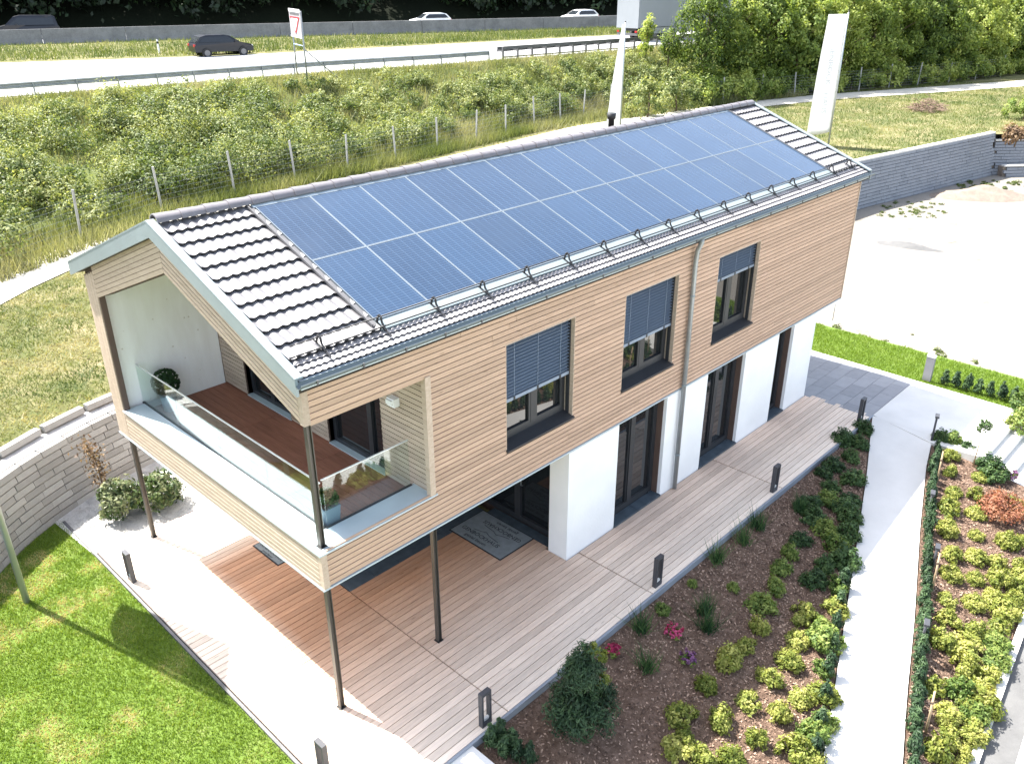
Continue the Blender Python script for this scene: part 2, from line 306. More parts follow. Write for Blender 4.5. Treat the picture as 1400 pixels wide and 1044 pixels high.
# ------------------------------------------------------------------ object helpers
def tag(o, label=None, cat=None, group=None, kind=None):
    if label: o['label'] = label
    if cat: o['category'] = cat
    if group: o['group'] = group
    if kind: o['kind'] = kind
    return o
def link(o, parent=None):
    col.objects.link(o)
    if parent is not None: o.parent = parent
    return o
def empty(name, loc=(0, 0, 0), rz=0.0, **kw):
    o = bpy.data.objects.new(name, None); o.empty_display_size = 0.2; o.location = loc; o.rotation_euler = (0, 0, rz)
    link(o); return tag(o, **kw)
class MB:
    def __init__(s): s.v = []; s.f = []; s.m = []; s.sm = []
    def add(s, v, f, m=0, sm=False):
        k = len(s.v); s.v += [tuple(map(float, p)) for p in v]
        for q in f: s.f.append(tuple(i+k for i in q)); s.m.append(m); s.sm.append(sm)
        return s
    def hexa(s, b, t, m=0):
        """eight corners: bottom ring b[0..3], top ring t[0..3]"""
        return s.add(list(b)+list(t), [(3, 2, 1, 0), (4, 5, 6, 7), (0, 1, 5, 4), (1, 2, 6, 5), (2, 3, 7, 6), (3, 0, 4, 7)], m)
    def box(s, x0, x1, y0, y1, z0, z1, m=0):
        return s.hexa([(x0, y0, z0), (x1, y0, z0), (x1, y1, z0), (x0, y1, z0)], [(x0, y0, z1), (x1, y0, z1), (x1, y1, z1), (x0, y1, z1)], m)
    def prism(s, poly, z0, z1, m=0):
        n = len(poly); v = [(p[0], p[1], z0) for p in poly]+[(p[0], p[1], z1) for p in poly]
        return s.add(v, [tuple(range(n))[::-1], tuple(range(n, 2*n))]+[(i, (i+1) % n, n+(i+1) % n, n+i) for i in range(n)], m)
    def xprism(s, poly, x0, x1, m=0):
        """polygon in (y,z) extruded along x"""
        n = len(poly); v = [(x0, p[0], p[1]) for p in poly]+[(x1, p[0], p[1]) for p in poly]
        return s.add(v, [tuple(range(n)), tuple(range(n, 2*n))[::-1]]+[((i+1) % n, i, n+i, n+(i+1) % n) for i in range(n)], m)
    def tube(s, pts, r, n=8, m=0, cap=True):
        pts = [Vector(p) for p in pts]; rs = r if isinstance(r, (list, tuple)) else [r]*len(pts); v = []
        a0 = None
        for i, p in enumerate(pts):
            d = (pts[min(i+1, len(pts)-1)]-pts[max(i-1, 0)]).normalized()
            ref = a0 if a0 is not None else (Vector((0, 0, 1)) if abs(d.z) < 0.9 else Vector((1, 0, 0)))
            a = (ref-d*ref.dot(d)).normalized(); a0 = a; b = d.cross(a)
            v += [p+(a*math.cos(2*math.pi*k/n)+b*math.sin(2*math.pi*k/n))*rs[i] for k in range(n)]
        f = [(i*n+k, i*n+(k+1) % n, (i+1)*n+(k+1) % n, (i+1)*n+k) for i in range(len(pts)-1) for k in range(n)]
        s.add(v, f, m, n > 5)
        if cap: s.add([], [], m); k0 = len(s.v)-len(v); s.f += [tuple(k0+k for k in range(n))[::-1], tuple(k0+(len(pts)-1)*n+k for k in range(n))]; s.m += [m, m]; s.sm += [False, False]
        return s
    def mesh(s, name, mats):
        me = bpy.data.meshes.new(name); me.from_pydata(s.v, [], s.f)
        for q in (mats if isinstance(mats, (list, tuple)) else [mats]): me.materials.append(M[q] if isinstance(q, str) else q)
        me.polygons.foreach_set('material_index', s.m); me.polygons.foreach_set('use_smooth', s.sm); me.update()
        return me
    def build(s, name, mats, parent=None, loc=None, **kw):
        o = bpy.data.objects.new(name, s.mesh(name, mats)); link(o, parent)
        if loc is not None: o.location = loc
        return tag(o, **kw)
def inst(name, me, parent=None, loc=(0, 0, 0), rot=(0, 0, 0), scale=(1, 1, 1), **kw):
    o = bpy.data.objects.new(name, me); link(o, parent); o.location = loc; o.rotation_euler = rot; o.scale = scale
    return tag(o, **kw)
def copy_tree(o, loc, rz=0.0, sc=1.0, label=None, group=None):
    c = o.copy(); col.objects.link(c); c.location = loc; c.rotation_euler = (0, 0, rz); c.scale = (sc, sc, sc) if np.isscalar(sc) else sc
    if label: c['label'] = label
    if group: c['group'] = group
    for ch in o.children:
        d = ch.copy(); col.objects.link(d); d.parent = c
        for g in ch.children:
            e = g.copy(); col.objects.link(e); e.parent = d
    return c
def grid(name, xs, ys, hf, mat, **kw):
    xs = list(xs); ys = list(ys); v = [(x, y, hf(x, y)) for y in ys for x in xs]; n = len(xs)
    f = [(j*n+i, j*n+i+1, (j+1)*n+i+1, (j+1)*n+i) for j in range(len(ys)-1) for i in range(n-1)]
    mb = MB(); mb.add(v, f, 0, True); return mb.build(name, mat, **kw)
def strip(name, A, B, mat, nsub=1, **kw):
    """surface between two 3-D polylines of equal length"""
    mb = MB(); n = len(A); v = []
    for k in range(nsub+1):
        t = k/nsub; v += [tuple(np.array(a)*(1-t)+np.array(b)*t) for a, b in zip(A, B)]
    f = [(k*n+i, k*n+i+1, (k+1)*n+i+1, (k+1)*n+i) for k in range(nsub) for i in range(n-1)]
    mb.add(v, f, 0, True); o = mb.build(name, mat, **kw)
    me = o.data
    if me.polygons and me.polygons[0].normal.z < 0: me.flip_normals()
    return o

def leaf_mesh(name, pos, nrm, axis, length, width, tint, mat, fold=0.0):
    """diamond leaves: centre pos, facing nrm, long axis 'axis'"""
    n = len(pos); nrm = nrm/np.maximum(1e-6, np.linalg.norm(nrm, axis=1, keepdims=True))
    ax = axis-nrm*np.sum(axis*nrm, axis=1, keepdims=True); ax /= np.maximum(1e-6, np.linalg.norm(ax, axis=1, keepdims=True))
    sd = np.cross(nrm, ax); L = (length*0.5)[:, None]; W = (width*0.5)[:, None]
    v = np.empty((n, 4, 3)); v[:, 0] = pos-ax*L; v[:, 1] = pos+sd*W-ax*L*0.1+nrm*W*fold; v[:, 2] = pos+ax*L; v[:, 3] = pos-sd*W-ax*L*0.1+nrm*W*fold
    return quad_mesh(name, v, tint, mat)
def quad_mesh(name, v, tint, mat):
    n, k = v.shape[0], v.shape[1]
    me = bpy.data.meshes.new(name); me.vertices.add(n*k); me.vertices.foreach_set('co', v.astype(np.float32).ravel())
    me.loops.add(n*k); me.loops.foreach_set('vertex_index', np.arange(n*k, dtype=np.int32))
    me.polygons.add(n); me.polygons.foreach_set('loop_start', np.arange(0, n*k, k, dtype=np.int32))
    me.update(calc_edges=True)
    at = me.attributes.new('tint', 'FLOAT', 'FACE'); at.data.foreach_set('value', np.clip(tint, 0, 1).astype(np.float32))
    me.materials.append(M[mat]); return me
def sph(n):
    d = rng.normal(size=(n, 3)); return d/np.linalg.norm(d, axis=1, keepdims=True)
def clumps(nc, nl, rad, cr, bottom=0.0, shell=0.75, flat=1.0, up=0.3):
    """leaf positions, normals and tints of a crown: nc clumps of nl leaves inside an ellipsoid rad"""
    d = sph(nc); d[:, 2] = np.where(d[:, 2] < bottom, -d[:, 2]*0.6, d[:, 2])
    r = (shell+(1-shell)*rng.random(nc))[:, None]*np.where(rng.random(nc) < 0.25, 0.6, 1.0)[:, None]
    c = d*r*np.array(rad); ct = rng.random(nc)
    s = sph(nc*nl); rr = rng.random(nc*nl)[:, None]**0.5
    csz = np.repeat(cr*(0.6+0.8*rng.random(nc)), nl)[:, None]
    pos = np.repeat(c, nl, 0)+s*rr*csz*np.array([1, 1, flat])
    nr = s*0.6+np.repeat(d, nl, 0)*0.5+rng.normal(size=pos.shape)*0.45; nr[:, 2] += up
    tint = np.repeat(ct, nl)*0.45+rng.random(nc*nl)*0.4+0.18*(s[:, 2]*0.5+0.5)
    return pos, nr, tint
def crown(name, mat, nc, nl, rad, cr, leaf, asp=0.55, zoff=0.0, **kw):
    p, nr, t = clumps(nc, nl, rad, cr, **kw); p[:, 2] += zoff
    n = len(p); L = leaf*(0.6+0.8*rng.random(n))
    return leaf_mesh(name, p, nr, rng.normal(size=(n, 3)), L, L*asp, t, mat, 0.25)
def blades(name, pos, h, w, tint, mat, lean=0.35):
    n = len(pos); a = rng.random(n)*2*math.pi; sd = np.stack([np.cos(a), np.sin(a), np.zeros(n)], 1)
    v = np.empty((n, 3, 3)); W = (w*0.5)[:, None] if not np.isscalar(w) else w*0.5
    v[:, 0] = pos-sd*W; v[:, 1] = pos+sd*W
    tip = pos.copy(); tip[:, 2] += h; tip[:, :2] += rng.normal(size=(n, 2))*(h*lean)[:, None]; v[:, 2] = tip
    return quad_mesh(name, v, tint, mat)
def nz(x, y, s, o=0.0): return noise.noise(Vector((x*s+o, y*s-o, o)))

# ------------------------------------------------------------------ the lie of the land
def interp(tab):
    xs = [t[0] for t in tab]; ys = [t[1] for t in tab]
    return lambda x: float(np.interp(x, xs, ys))
y_wall = interp([(-14, -6), (-8, 0.5), (-6, 3.2), (-4, 6.1), (-2.42, 7.9), (-1.11, 8.78), (0.1, 9.25), (1.05, 9.55), (4, 9.9), (20, 9.6), (37.9, 8.13), (51.5, 5.86)])
_yw = y_wall; y_wall = interp([(x, float(np.mean([_yw(x+d) for d in np.linspace(-.8, .8, 9)]))) for x in np.arange(-13.5, 52.6, .1)])   # smooth sweep
y_fence = interp([(-40, 0), (-12, 13), (-4, 18), (5.3, 22.5), (9.1, 24.2), (16, 25.2), (22.5, 25.8), (34, 27.4), (45, 28), (52, 25.5), (60, 23.2), (77, 18.3), (89, 15.6), (150, 0)])
y_rail = interp([(-60, 47), (10.9, 38.9), (28, 37.3), (34, 35.9), (48, 34.6), (90, 31), (160, 26)])
y_far = interp([(-60, 84), (-10, 68), (14.5, 57.5), (27, 51.5), (45, 47.9), (64, 44.3), (100, 38.5), (160, 32)])
y_barr = interp([(-60, 100), (19, 71.8), (35.4, 66.0), (53.3, 57.6), (71.3, 50.6), (100, 44), (160, 37)])
def z_plat(x, y): return 1.55 + 0.4*min(1, max(0, (y-9)/13)) + 0.45*min(1, max(0, (x-2)/36))*(1-min(1, max(0, (y-9)/13)))
def z_bank(x, y):
    a, b = y_fence(x), y_rail(x)
    t = min(1, max(0, (y-a)/(b-1.6-a))); return 1.95 + (5.05-1.95)*t
def z_path(x): return -0.078*max(0.0, 15.6-x)
PL = [gp(u, v, lambda x, y: z_path(x)) for u, v in [(1193, 568), (1185, 650), (1172, 740), (1158, 830), (1140, 950), (1124, 1044)]]
PR = [gp(u, v, lambda x, y: z_path(x)) for u, v in [(1275, 598), (1266, 640), (1258, 720), (1250, 850), (1240, 950), (1234, 1044)]]
def lin(P):
    P = sorted(P, key=lambda p: p[0]); xs = [p[0] for p in P]; ys = [p[1] for p in P]
    k = (ys[-1]-ys[0])/(xs[-1]-xs[0])
    return lambda x: float(np.interp(x, xs, ys)) if x > xs[0] else ys[0]+(x-xs[0])*k
y_pl, y_pr = lin(PL), lin(PR)
def z_kerb(x): return z_path(x)-0.5
KB = [gp(u, v, lambda x, y: z_kerb(x)) for u, v in [(1400, 838), (1385, 870), (1355, 950), (1325, 1044)]]
_kx = np.array([k[0] for k in KB]); _ky = np.array([k[1] for k in KB]); _kf = np.polyfit(_kx, _ky, 1)
def y_kerb(x): return float(np.polyval(_kf, x))
DECK_Y, DECK_X0, DECK_X1 = -1.87, -0.90, 15.64
def z_bed(x, y):
    if y > y_pl(x):
        t = min(1, max(0, (DECK_Y-y)/max(0.05, DECK_Y-y_pl(x)))); return -0.12*(1-t)+(z_path(x)-0.03)*t
    t = min(1, max(0, (y_pr(x)-y)/max(0.05, y_pr(x)-y_kerb(x)))); return (z_path(x)-0.03)*(1-t)+(z_kerb(x)+0.02)*t

XS = list(np.arange(-60, 161, 4.0))
mb = MB(); mb.add([(-900, -900, -2.2), (1500, -900, -2.2), (1500, 1500, -2.2), (-900, 1500, -2.2)], [(0, 1, 2, 3)]); mb.build('ground', 'meadow', kind='structure')
xs = sorted(set(list(np.arange(-14, 52, 1.0))+[51.4]))
mo = strip('meadow', [(x, y_wall(x)+(0.95 if x > -3 else 1.2), z_plat(x, y_wall(x))) for x in xs], [(x, y_fence(x)+0.6, z_plat(x, y_fence(x))) for x in xs], 'meadow', 14, kind='structure')
for vv in mo.data.vertices: vv.co.z = z_plat(vv.co.x, vv.co.y)
xs = list(np.arange(51, 151, 3.0))
strip('meadow', [(x, 6.3-0.9*(x-51.4), 1.95) for x in xs], [(x, y_fence(x)+0.6, 1.95) for x in xs], 'meadow', 5, kind='structure')
trk = [(-12, 11, 2.3), (-4, 15.6, 2.2), (1.8, 19.8, 2.1), (4.5, 21.2, 1.9), (10, 22.4, 1.8), (20, 23.3, 1.8), (29, 24.2, 1.9), (37, 25.2, 2.0), (47, 24.0, 2.2), (54, 22.8, 2.4), (60.5, 21.0, 2.6), (70, 17.0, 2.8), (80, 12.9, 3.0), (104, 3.5, 3.2)]
def tz(x, y): return (z_plat(x, y) if x < 51 else 1.95)+0.03
ta, tb = [], []
for i, (x, y, w) in enumerate(trk):
    a = Vector(trk[max(0, i-1)][:2]); b = Vector(trk[min(len(trk)-1, i+1)][:2]); n = (b-a).normalized(); n = Vector((-n.y, n.x))*w*0.5
    ta.append((x-n.x, y-n.y, tz(x-n.x, y-n.y))); tb.append((x+n.x, y+n.y, tz(x+n.x, y+n.y)))
strip('gravel_track', ta, tb, 'track', 3, kind='structure')
strip('embankment', [(x, y_fence(x)+0.5, 1.93) for x in XS], [(x, y_rail(x)-1.6, 5.05) for x in XS], 'bank', 5, kind='structure')
strip('verge', [(x, y_rail(x)-1.6, 5.05) for x in XS], [(x, y_rail(x)+0.5, 5.1) for x in XS], 'meadow', 2, kind='structure')
strip('motorway', [(x, y_rail(x)+0.4, 5.13) for x in XS], [(x, y_far(x), 5.3) for x in XS], 'motorway', 2, kind='structure')
for f in (.06, .94): strip('edge_line', [(x, y_rail(x)+.4+(y_far(x)-y_rail(x)-.4)*f-.09, 5.137+.17*f) for x in XS], [(x, y_rail(x)+.4+(y_far(x)-y_rail(x)-.4)*f+.09, 5.137+.17*f) for x in XS], 'sign_white', 1, kind='structure')
lane = []
for x in np.arange(-20, 110, 9.0):
    for f in (.36, .66):
        q = [(xx, y_rail(xx)+.4+(y_far(xx)-y_rail(xx)-.4)*f, 5.137+.17*f) for xx in (x, x+4)]; strip('lane_marking', [(a, b-.08, c) for a, b, c in q], [(a, b+.08, c) for a, b, c in q], 'sign_white', 1, kind='structure')
strip('median_verge', [(x, y_far(x)-0.1, 5.34) for x in XS], [(x, y_barr(x)+0.3, 5.5) for x in XS], 'meadow', 3, kind='structure')
strip('far_carriageway', [(x, y_barr(x)+0.2, 5.47) for x in XS], [(x, y_barr(x)+14, 5.55) for x in XS], 'motorway', 1, kind='structure')
strip('hill', [(x, y_barr(x)+13.8, 5.6) for x in XS], [(x, y_barr(x)+95, 48) for x in XS], 'hill', 6, kind='structure')

# front-left lawn, gravel, right-hand side
mb = MB(); mb.add([(-14, -14, -0.06), (-0.97, -14, -0.06), (-0.97, 7.4, -0.06), (-1.1, 8.82, -0.06), (-2.42, 7.9, -0.06), (-4, 6.1, -0.06), (-6, 3.2, -0.06), (-8, 0.5, -0.06), (-14, -6, -0.06)], [tuple(range(9))])
mb.build('lawn', 'lawn', kind='structure')
mb = MB(); mb.add([(-0.97, 7.0, -0.035), (19, 7.0, -0.035), (19, 9.7, -0.035), (4, 9.95, -0.035), (1.05, 9.6, -0.035), (0.1, 9.3, -0.035), (-1.1, 8.84, -0.035)], [tuple(range(7))]); mb.build('gravel_bed', 'gravel', kind='structure')
mb = MB().box(-0.97, -0.92, -6, 8.6, -0.3, -0.01); mb.build('deck_edging', 'galv_dark', kind='structure')
mb = MB(); mb.add([(18.9, -40, -0.5), (120, -40, -0.6), (120, 12, -0.5), (18.9, 12, -0.3)], [(0, 1, 2, 3)])
mb.build('site_ground', 'site', kind='structure')
def z_gs(x, y): return -0.03-0.10*max(0, x-18.6)/2.4
grid('grass_strip', np.linspace(18.55, 21.1, 8), np.linspace(-7, 9, 20), z_gs, 'lawn', kind='structure')

# paved landing with grey slabs, pale concrete landing, ramp, stairs
pav = MB().box(15.47, 18.27, -1.86, 7.0, -0.4, -0.03).build('pavement', 'asphalt', kind='structure')
pm = MB().hexa([(0.002, 0.002, 0), (0.798, 0.002, 0), (0.798, 0.398, 0), (0.002, 0.398, 0)], [(0.004, 0.004, 0.045), (0.796, 0.004, 0.045), (0.796, 0.396, 0.045), (0.004, 0.396, 0.045)]).mesh('paving_slab', 'paver')
for j in range(22):
    off = -0.4 if j % 2 else 0.0
    for i in range(4):
        x0 = 15.47+off+i*0.8; x1 = min(x0+0.8, 18.27); x0 = max(x0, 15.47)
        if x1-x0 < 0.1: continue
        inst('paving_slab', pm, pav, (x0, -1.86+j*0.4, -0.045), scale=((x1-x0)/0.8, 1, 1))
mb = MB(); mb.prism([(15.64, -1.865), (15.64, -1.9), (15.2, y_pr(15.2)), (15.3, -4.58), (18.27, -4.58), (18.27, -1.865)], -0.5, -0.004)
mb.build('landing', 'concrete', kind='structure')
MB().box(18.28, 18.52, -4.9, 7.0, -0.3, 0.01).build('kerb', 'concrete', kind='structure')
xs = list(np.linspace(-3, 15.6, 40))
A = [(x, y_pl(x), z_path(x)) for x in xs]; B = [(x, y_pr(x), z_path(x)) for x in xs]
mb = MB(); n = len(xs)
for i in range(n-1):
    a, b, c, d = A[i], A[i+1], B[i+1], B[i]; lo = lambda p: (p[0], p[1], p[2]-0.12)
    mb.hexa([lo(d), lo(c), lo(b), lo(a)], [d, c, b, a])
mb.build('path', 'concrete', kind='structure')
stairs = MB().box(15.35, 18.3, -4.7, -4.585, -0.9, -0.008).build('stairs', 'step', kind='structure')
for i in range(7):
    MB().box(15.35, 18.3, -4.98-0.33*i, -4.62-0.33*i, -1.5, -0.15*(i+1)+0.0).build('step', 'step', stairs)
# garden beds
def bedgrid(name, xs, ya, yb, n):
    v = []; xs = list(xs)
    for j in range(n+1):
        for x in xs:
            t = j/n; y = ya(x)*(1-t)+yb(x)*t
            v.append((x, y, z_bed(x, y)+0.018*nz(x, y, 3)))
    k = len(xs); mb = MB(); mb.add(v, [(j*k+i+1, j*k+i, (j+1)*k+i, (j+1)*k+i+1) for j in range(n) for i in range(k-1)], 0, True)
    return mb.build(name, 'mulch', kind='structure')
bedgrid('garden_bed', np.linspace(-3, 15.6, 70), lambda x: DECK_Y-0.03, lambda x: y_pl(x)+0.02, 20)
bedgrid('garden_bed', np.linspace(-3, 15.3, 70), lambda x: y_pr(x)-0.02, lambda x: min(y_kerb(x), y_pr(x)-0.1), 20)
xs = list(np.linspace(-3, 30, 34))
mb = MB()
for i in range(len(xs)-1):
    q = lambda x, dy, z: (x, y_kerb(x)-dy, z_kerb(x)+z)
    x0, x1 = xs[i], xs[i+1]
    mb.hexa([q(x0, .14, -.2), q(x1, .14, -.2), q(x1, 0, -.2), q(x0, 0, -.2)], [q(x0, .14, .07), q(x1, .14, .07), q(x1, 0, .07), q(x0, 0, .07)])
mb.build('kerb', 'concrete', kind='structure')
strip('road', [(x, y_kerb(x)-0.13, z_kerb(x)-0.03) for x in xs], [(x, y_kerb(x)-0.62, z_kerb(x)-0.04) for x in xs], 'asphalt', 1, kind='structure')
strip('pavement', [(x, y_kerb(x)-0.61, z_kerb(x)-0.034) for x in xs], [(x, y_kerb(x)-16, z_kerb(x)-0.2) for x in xs], 'concrete', 1, kind='structure')
# concrete block by the terrace steps
slab = MB().box(-0.2, 1.06, -4.5, -1.885, -0.6, -0.025).build('concrete_landing', 'concrete', kind='structure')

# ------------------------------------------------------------------ terrace deck, plank by plank
deck = MB().box(DECK_X0, DECK_X1, DECK_Y+0.02, 0.4, -0.3, -0.034).box(DECK_X0, 5.5, 0.4, 7.0, -0.3, -0.034).build('deck', 'joint', kind='structure')
MB().box(DECK_X0, DECK_X1+0.0, DECK_Y-0.03, DECK_Y+0.015, -0.28, 0.004).build('edge_board', 'edge_grey', deck)
plank = MB().hexa([(0.002, 0.003, 0), (0.998, 0.003, 0), (0.998, 0.136, 0), (0.002, 0.136, 0)], [(0.003, 0.007, 0.032), (0.997, 0.007, 0.032), (0.997, 0.132, 0.032), (0.003, 0.132, 0.032)]).mesh('plank', 'deck')
PIT = 0.1395
rows = int((7.0-DECK_Y)/PIT)
for j in range(rows):
    y = DECK_Y+0.02+j*PIT
    segs = [(-0.90, 1.885), (1.89, 5.775), (5.78, 10.765), (10.77, 15.64)]
    if y > -0.15: segs = [(-0.90, 1.885), (1.89, 5.42 if y < 0.45 else 5.5)]
    if y > 2.25: segs = [(-0.90, 1.885)]
    for a, b in segs:
        inst('plank', plank, deck, (a, y, -0.032+random.uniform(-.0015, .0015)), scale=(b-a, 1, 1))

# ------------------------------------------------------------------ the house
L, W, ZB, ZP, RY = 16.77, 6.79, 2.48, 3.11, 3.393
TA = math.tan(0.3651); SA, CA = math.sin(0.3651), math.cos(0.3651); ZR = 5.935
def zr(y): return ZR+TA*y if y <= RY else ZR+TA*(2*RY-y)
house = empty('house', (0, 0, 0), label='two-storey timber-clad house with solar roof standing over a wooden terrace', cat='house')
WIN = [(3.75, 5.46), (6.91, 8.63), (10.12, 11.83)]; WZ0, WZ1 = 3.19, 5.14
OPX, OPZ0, OPZ1 = 2.06, 3.11, 5.16
def seg(x0, x1, holes):
    out = []; c = x0
    for a, b in sorted(holes):
        if a > c: out.append((c, a))
        c = max(c, b)
    if c < x1: out.append((c, x1))
    return out
# core walls
mb = MB()
mb.box(0.02, L-0.02, 0.0, 0.3, ZB, ZP-0.02)
for a, b in seg(OPX+.09, L-0.02, WIN): mb.box(a, b, 0.0, 0.3, ZP-0.02, 5.15)
for a, b in WIN: mb.box(a, b, 0.0, 0.3, ZP-0.02, WZ0)
mb.box(0.02, L-0.02, 0.0, 0.3, 5.15, 5.74)
facade = mb.build('facade', 'membrane', house)
board = MB().hexa([(0.001, -0.022, 0.004), (0.999, -0.022, 0.004), (0.999, 0, 0.004), (0.001, 0, 0.004)], [(0.001, -0.030, 0.083), (0.999, -0.030, 0.083), (0.999, 0, 0.083), (0.001, 0, 0.083)]).mesh('cladding_board', 'clad')
nb = 36; BP = (5.76-2.505)/nb
for k in range(nb):
    z = 2.505+k*BP; zm = z+BP/2; holes = []
    if OPZ0 < zm < OPZ1: holes.append((0.0, OPX+0.09))
    if WZ0-0.03 < zm < WZ1+0.02: holes += WIN
    for a, b in seg(0.09, L, holes):
        cuts = [a]
        while b-cuts[-1] > 5.2: cuts.append(cuts[-1]+random.uniform(2.2, 4.4))
        cuts.append(b)
        for p, q in zip(cuts, cuts[1:]): inst('cladding_board', board, facade, (p, -0.002, z), scale=(q-p, 1, BP/0.0885))
# corner and jamb trims
for (x0, x1, z0, z1) in ((-0.012, 0.086, 5.16, 5.76), (-0.012, 0.086, 2.5, ZP-0.01), (OPX-0.02, OPX+0.085, ZP+0.0, 5.16), (L-0.004, L+0.035, 2.5, 5.76)):
    MB().box(x0, x1, -0.046, 0.05, z0, z1).build('corner_board', 'clad_v', house)
# rear, end and inner walls, floor
mb = MB(); mb.box(0.115, L, 6.5, W, ZB, 5.9).box(0.26, L-0.3, 0.3, 6.5, ZB+0.02, 2.86)
mb.xprism([(0.3, ZB), (6.5, ZB), (6.5, zr(6.5)-.25), (RY, zr(RY)-.25), (0.3, zr(0.3)-.25)], L-0.3, L)
mb.build('wall', 'clad', house)
MB().box(0.105, 2.10, 6.42, 6.498, 2.93, zr(6.45)-0.2).build('balcony_side_wall', 'clt', house, label='white glazed timber side wall of the balcony')
bw = MB()
def bwz(y): return zr(y)-0.27
for y0, y1, z0, zt in ((0.04, 1.2, 2.86, None), (1.2, 2.78, 5.05, None), (2.78, 4.0, 2.86, None), (4.0, 5.55, 5.05, None), (5.55, 6.42, 2.86, None)):
    ys = [y0]+([RY] if y0 < RY < y1 else [])+[y1]
    bw.xprism([(y0, z0), (y1, z0)]+[(y, bwz(y)) for y in reversed(ys)], 2.14, 2.40)
bw = bw.build('balcony_back_wall', 'membrane', house)
vb = MB().hexa([(-0.026, 0.001, 0.004), (0, 0.001, 0.004), (0, 0.999, 0.004), (-0.026, 0.999, 0.004)], [(-0.030, 0.001, 0.083), (0, 0.001, 0.083), (0, 0.999, 0.083), (-0.030, 0.999, 0.083)]).mesh('cladding_board', 'clad_v')
k = 0
while 2.95+k*BP < 6.6:
    z = 2.95+k*BP; k += 1
    holes = [(1.2, 2.78), (4.0, 5.55)] if z < 5.03 else []
    hi = min(6.42, 2*RY-max(0.08, (z+0.33-ZR)/TA)) if z+0.33 > ZR else 6.42; lo = max(0.05, (z+0.33-ZR)/TA) if z+0.33 > ZR else 0.05
    if hi-lo < 0.4: break
    for a, b in seg(lo, hi, holes): inst('cladding_board', vb, bw, (2.138, a, z), scale=(1, b-a, BP/0.0885))
for y0, y1 in ((1.2, 2.78), (4.0, 5.55)):
    fr = MB(); xa, xb = 2.22, 2.30
    fr.box(xa, xb, y0, y0+0.09, 2.94, 5.05).box(xa, xb, y1-0.09, y1, 2.94, 5.05).box(xa, xb, y0+.09, y1-.09, 4.96, 5.05).box(xa, xb, y0+.09, y1-.09, 2.94, 3.04)
    ym = y0+0.46 if y0 < 2 else (y0+y1)/2
    fr.box(xa-0.01, xb, ym-0.06, ym+0.06, 3.04, 4.96)
    d = fr.build('balcony_door', 'anthracite', house)
    MB().box(2.255, 2.265, y0+.09, ym-.06, 3.04, 4.96).build('pane', 'pane', d); MB().box(2.255, 2.265, ym+.06, y1-.09, 3.04, 4.96).build('pane', 'pane', d)
    MB().box(2.10, 2.22, y0, y1, 2.93, 2.955).build('door_sill', 'zinc_light', d)
    for ya in (y0-.012, y1): MB().box(2.11, 2.30, ya, ya+.012, 2.94, 5.05).build('reveal', 'brown_reveal', d)
# balcony ceiling under the roof
for y0, y1 in ((0.06, RY), (RY, 6.42)):
    MB().hexa([(.3, y0, zr(y0)-.255), (2.14, y0, zr(y0)-.255), (2.14, y1, zr(y1)-.255), (.3, y1, zr(y1)-.255)], [(.3, y0, zr(y0)-.21), (2.14, y0, zr(y0)-.21), (2.14, y1, zr(y1)-.21), (.3, y1, zr(y1)-.21)]).build('balcony_ceiling', 'clt', house)
# balcony floor
bf = MB().box(0.38, 2.14, 0.44, 6.42, 2.862, 2.90).build('balcony_floor', 'joint', house)
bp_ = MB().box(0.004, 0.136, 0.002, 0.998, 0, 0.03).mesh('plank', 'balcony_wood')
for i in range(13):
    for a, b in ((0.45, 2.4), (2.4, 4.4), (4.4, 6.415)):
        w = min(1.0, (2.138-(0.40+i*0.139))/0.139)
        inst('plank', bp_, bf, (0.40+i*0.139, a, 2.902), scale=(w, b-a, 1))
# parapets with capping
pp = MB().box(0.02, 0.37, 0.32, W-0.48, ZB, ZP-0.03).box(0.37, OPX, 0.02, 0.42, 2.9, ZP-0.03).build('parapet', 'membrane', house)
for k in range(7):
    z = 2.505+k*0.086; MB().hexa([(-0.012, 0.05, z), (0.018, 0.05, z), (0.018, W-0.47, z), (-0.012, W-0.47, z)], [(-0.016, 0.05, z+0.078), (0.018, 0.05, z+0.078), (0.018, W-0.47, z+0.078), (-0.016, W-0.47, z+0.078)]).build('cladding_board', 'clad_v', pp)
for a, b in ((0.0, 1.6), (1.6, 3.2), (3.2, 4.8), (4.8, W-0.45)):
    MB().box(-0.03, 0.40, a+0.003 if a else -0.05, b-0.003, ZP-0.028, ZP).build('capping', 'zinc_light', pp)
MB().box(0.403, OPX+0.12, -0.05, 0.46, ZP-0.028, ZP-0.001).build('capping', 'zinc_light', pp)
# rear corner column and gable band
cm = MB().box(0.02, 0.11, W-0.46, W-0.005, ZB, zr(W-0.2)-0.3).build('corner_column', 'clad', house)
for k in range(4):
    y = W-0.455+k*0.1135; zt = zr(y+.1)-0.27
    MB().box(-0.014, 0.018, y+0.004, y+0.109, 2.5, zt).build('cladding_board', 'clad_v', cm)
MB().box(0.0, 0.10, W-0.492, W-0.462, ZP, zr(W-0.5)-0.72).build('column_lining', 'brown_reveal', house)
band = MB()
for y0, y1 in ((0.03, RY), (RY, W-0.02)):
    band.hexa([(0.02, y0, zr(y0)-0.76), (0.3, y0, zr(y0)-0.76), (0.3, y1, zr(y1)-0.76), (0.02, y1, zr(y1)-0.76)], [(0.02, y0, zr(y0)-0.2), (0.3, y0, zr(y0)-0.2), (0.3, y1, zr(y1)-0.2), (0.02, y1, zr(y1)-0.2)])
band = band.build('gable_frame', 'membrane', house)
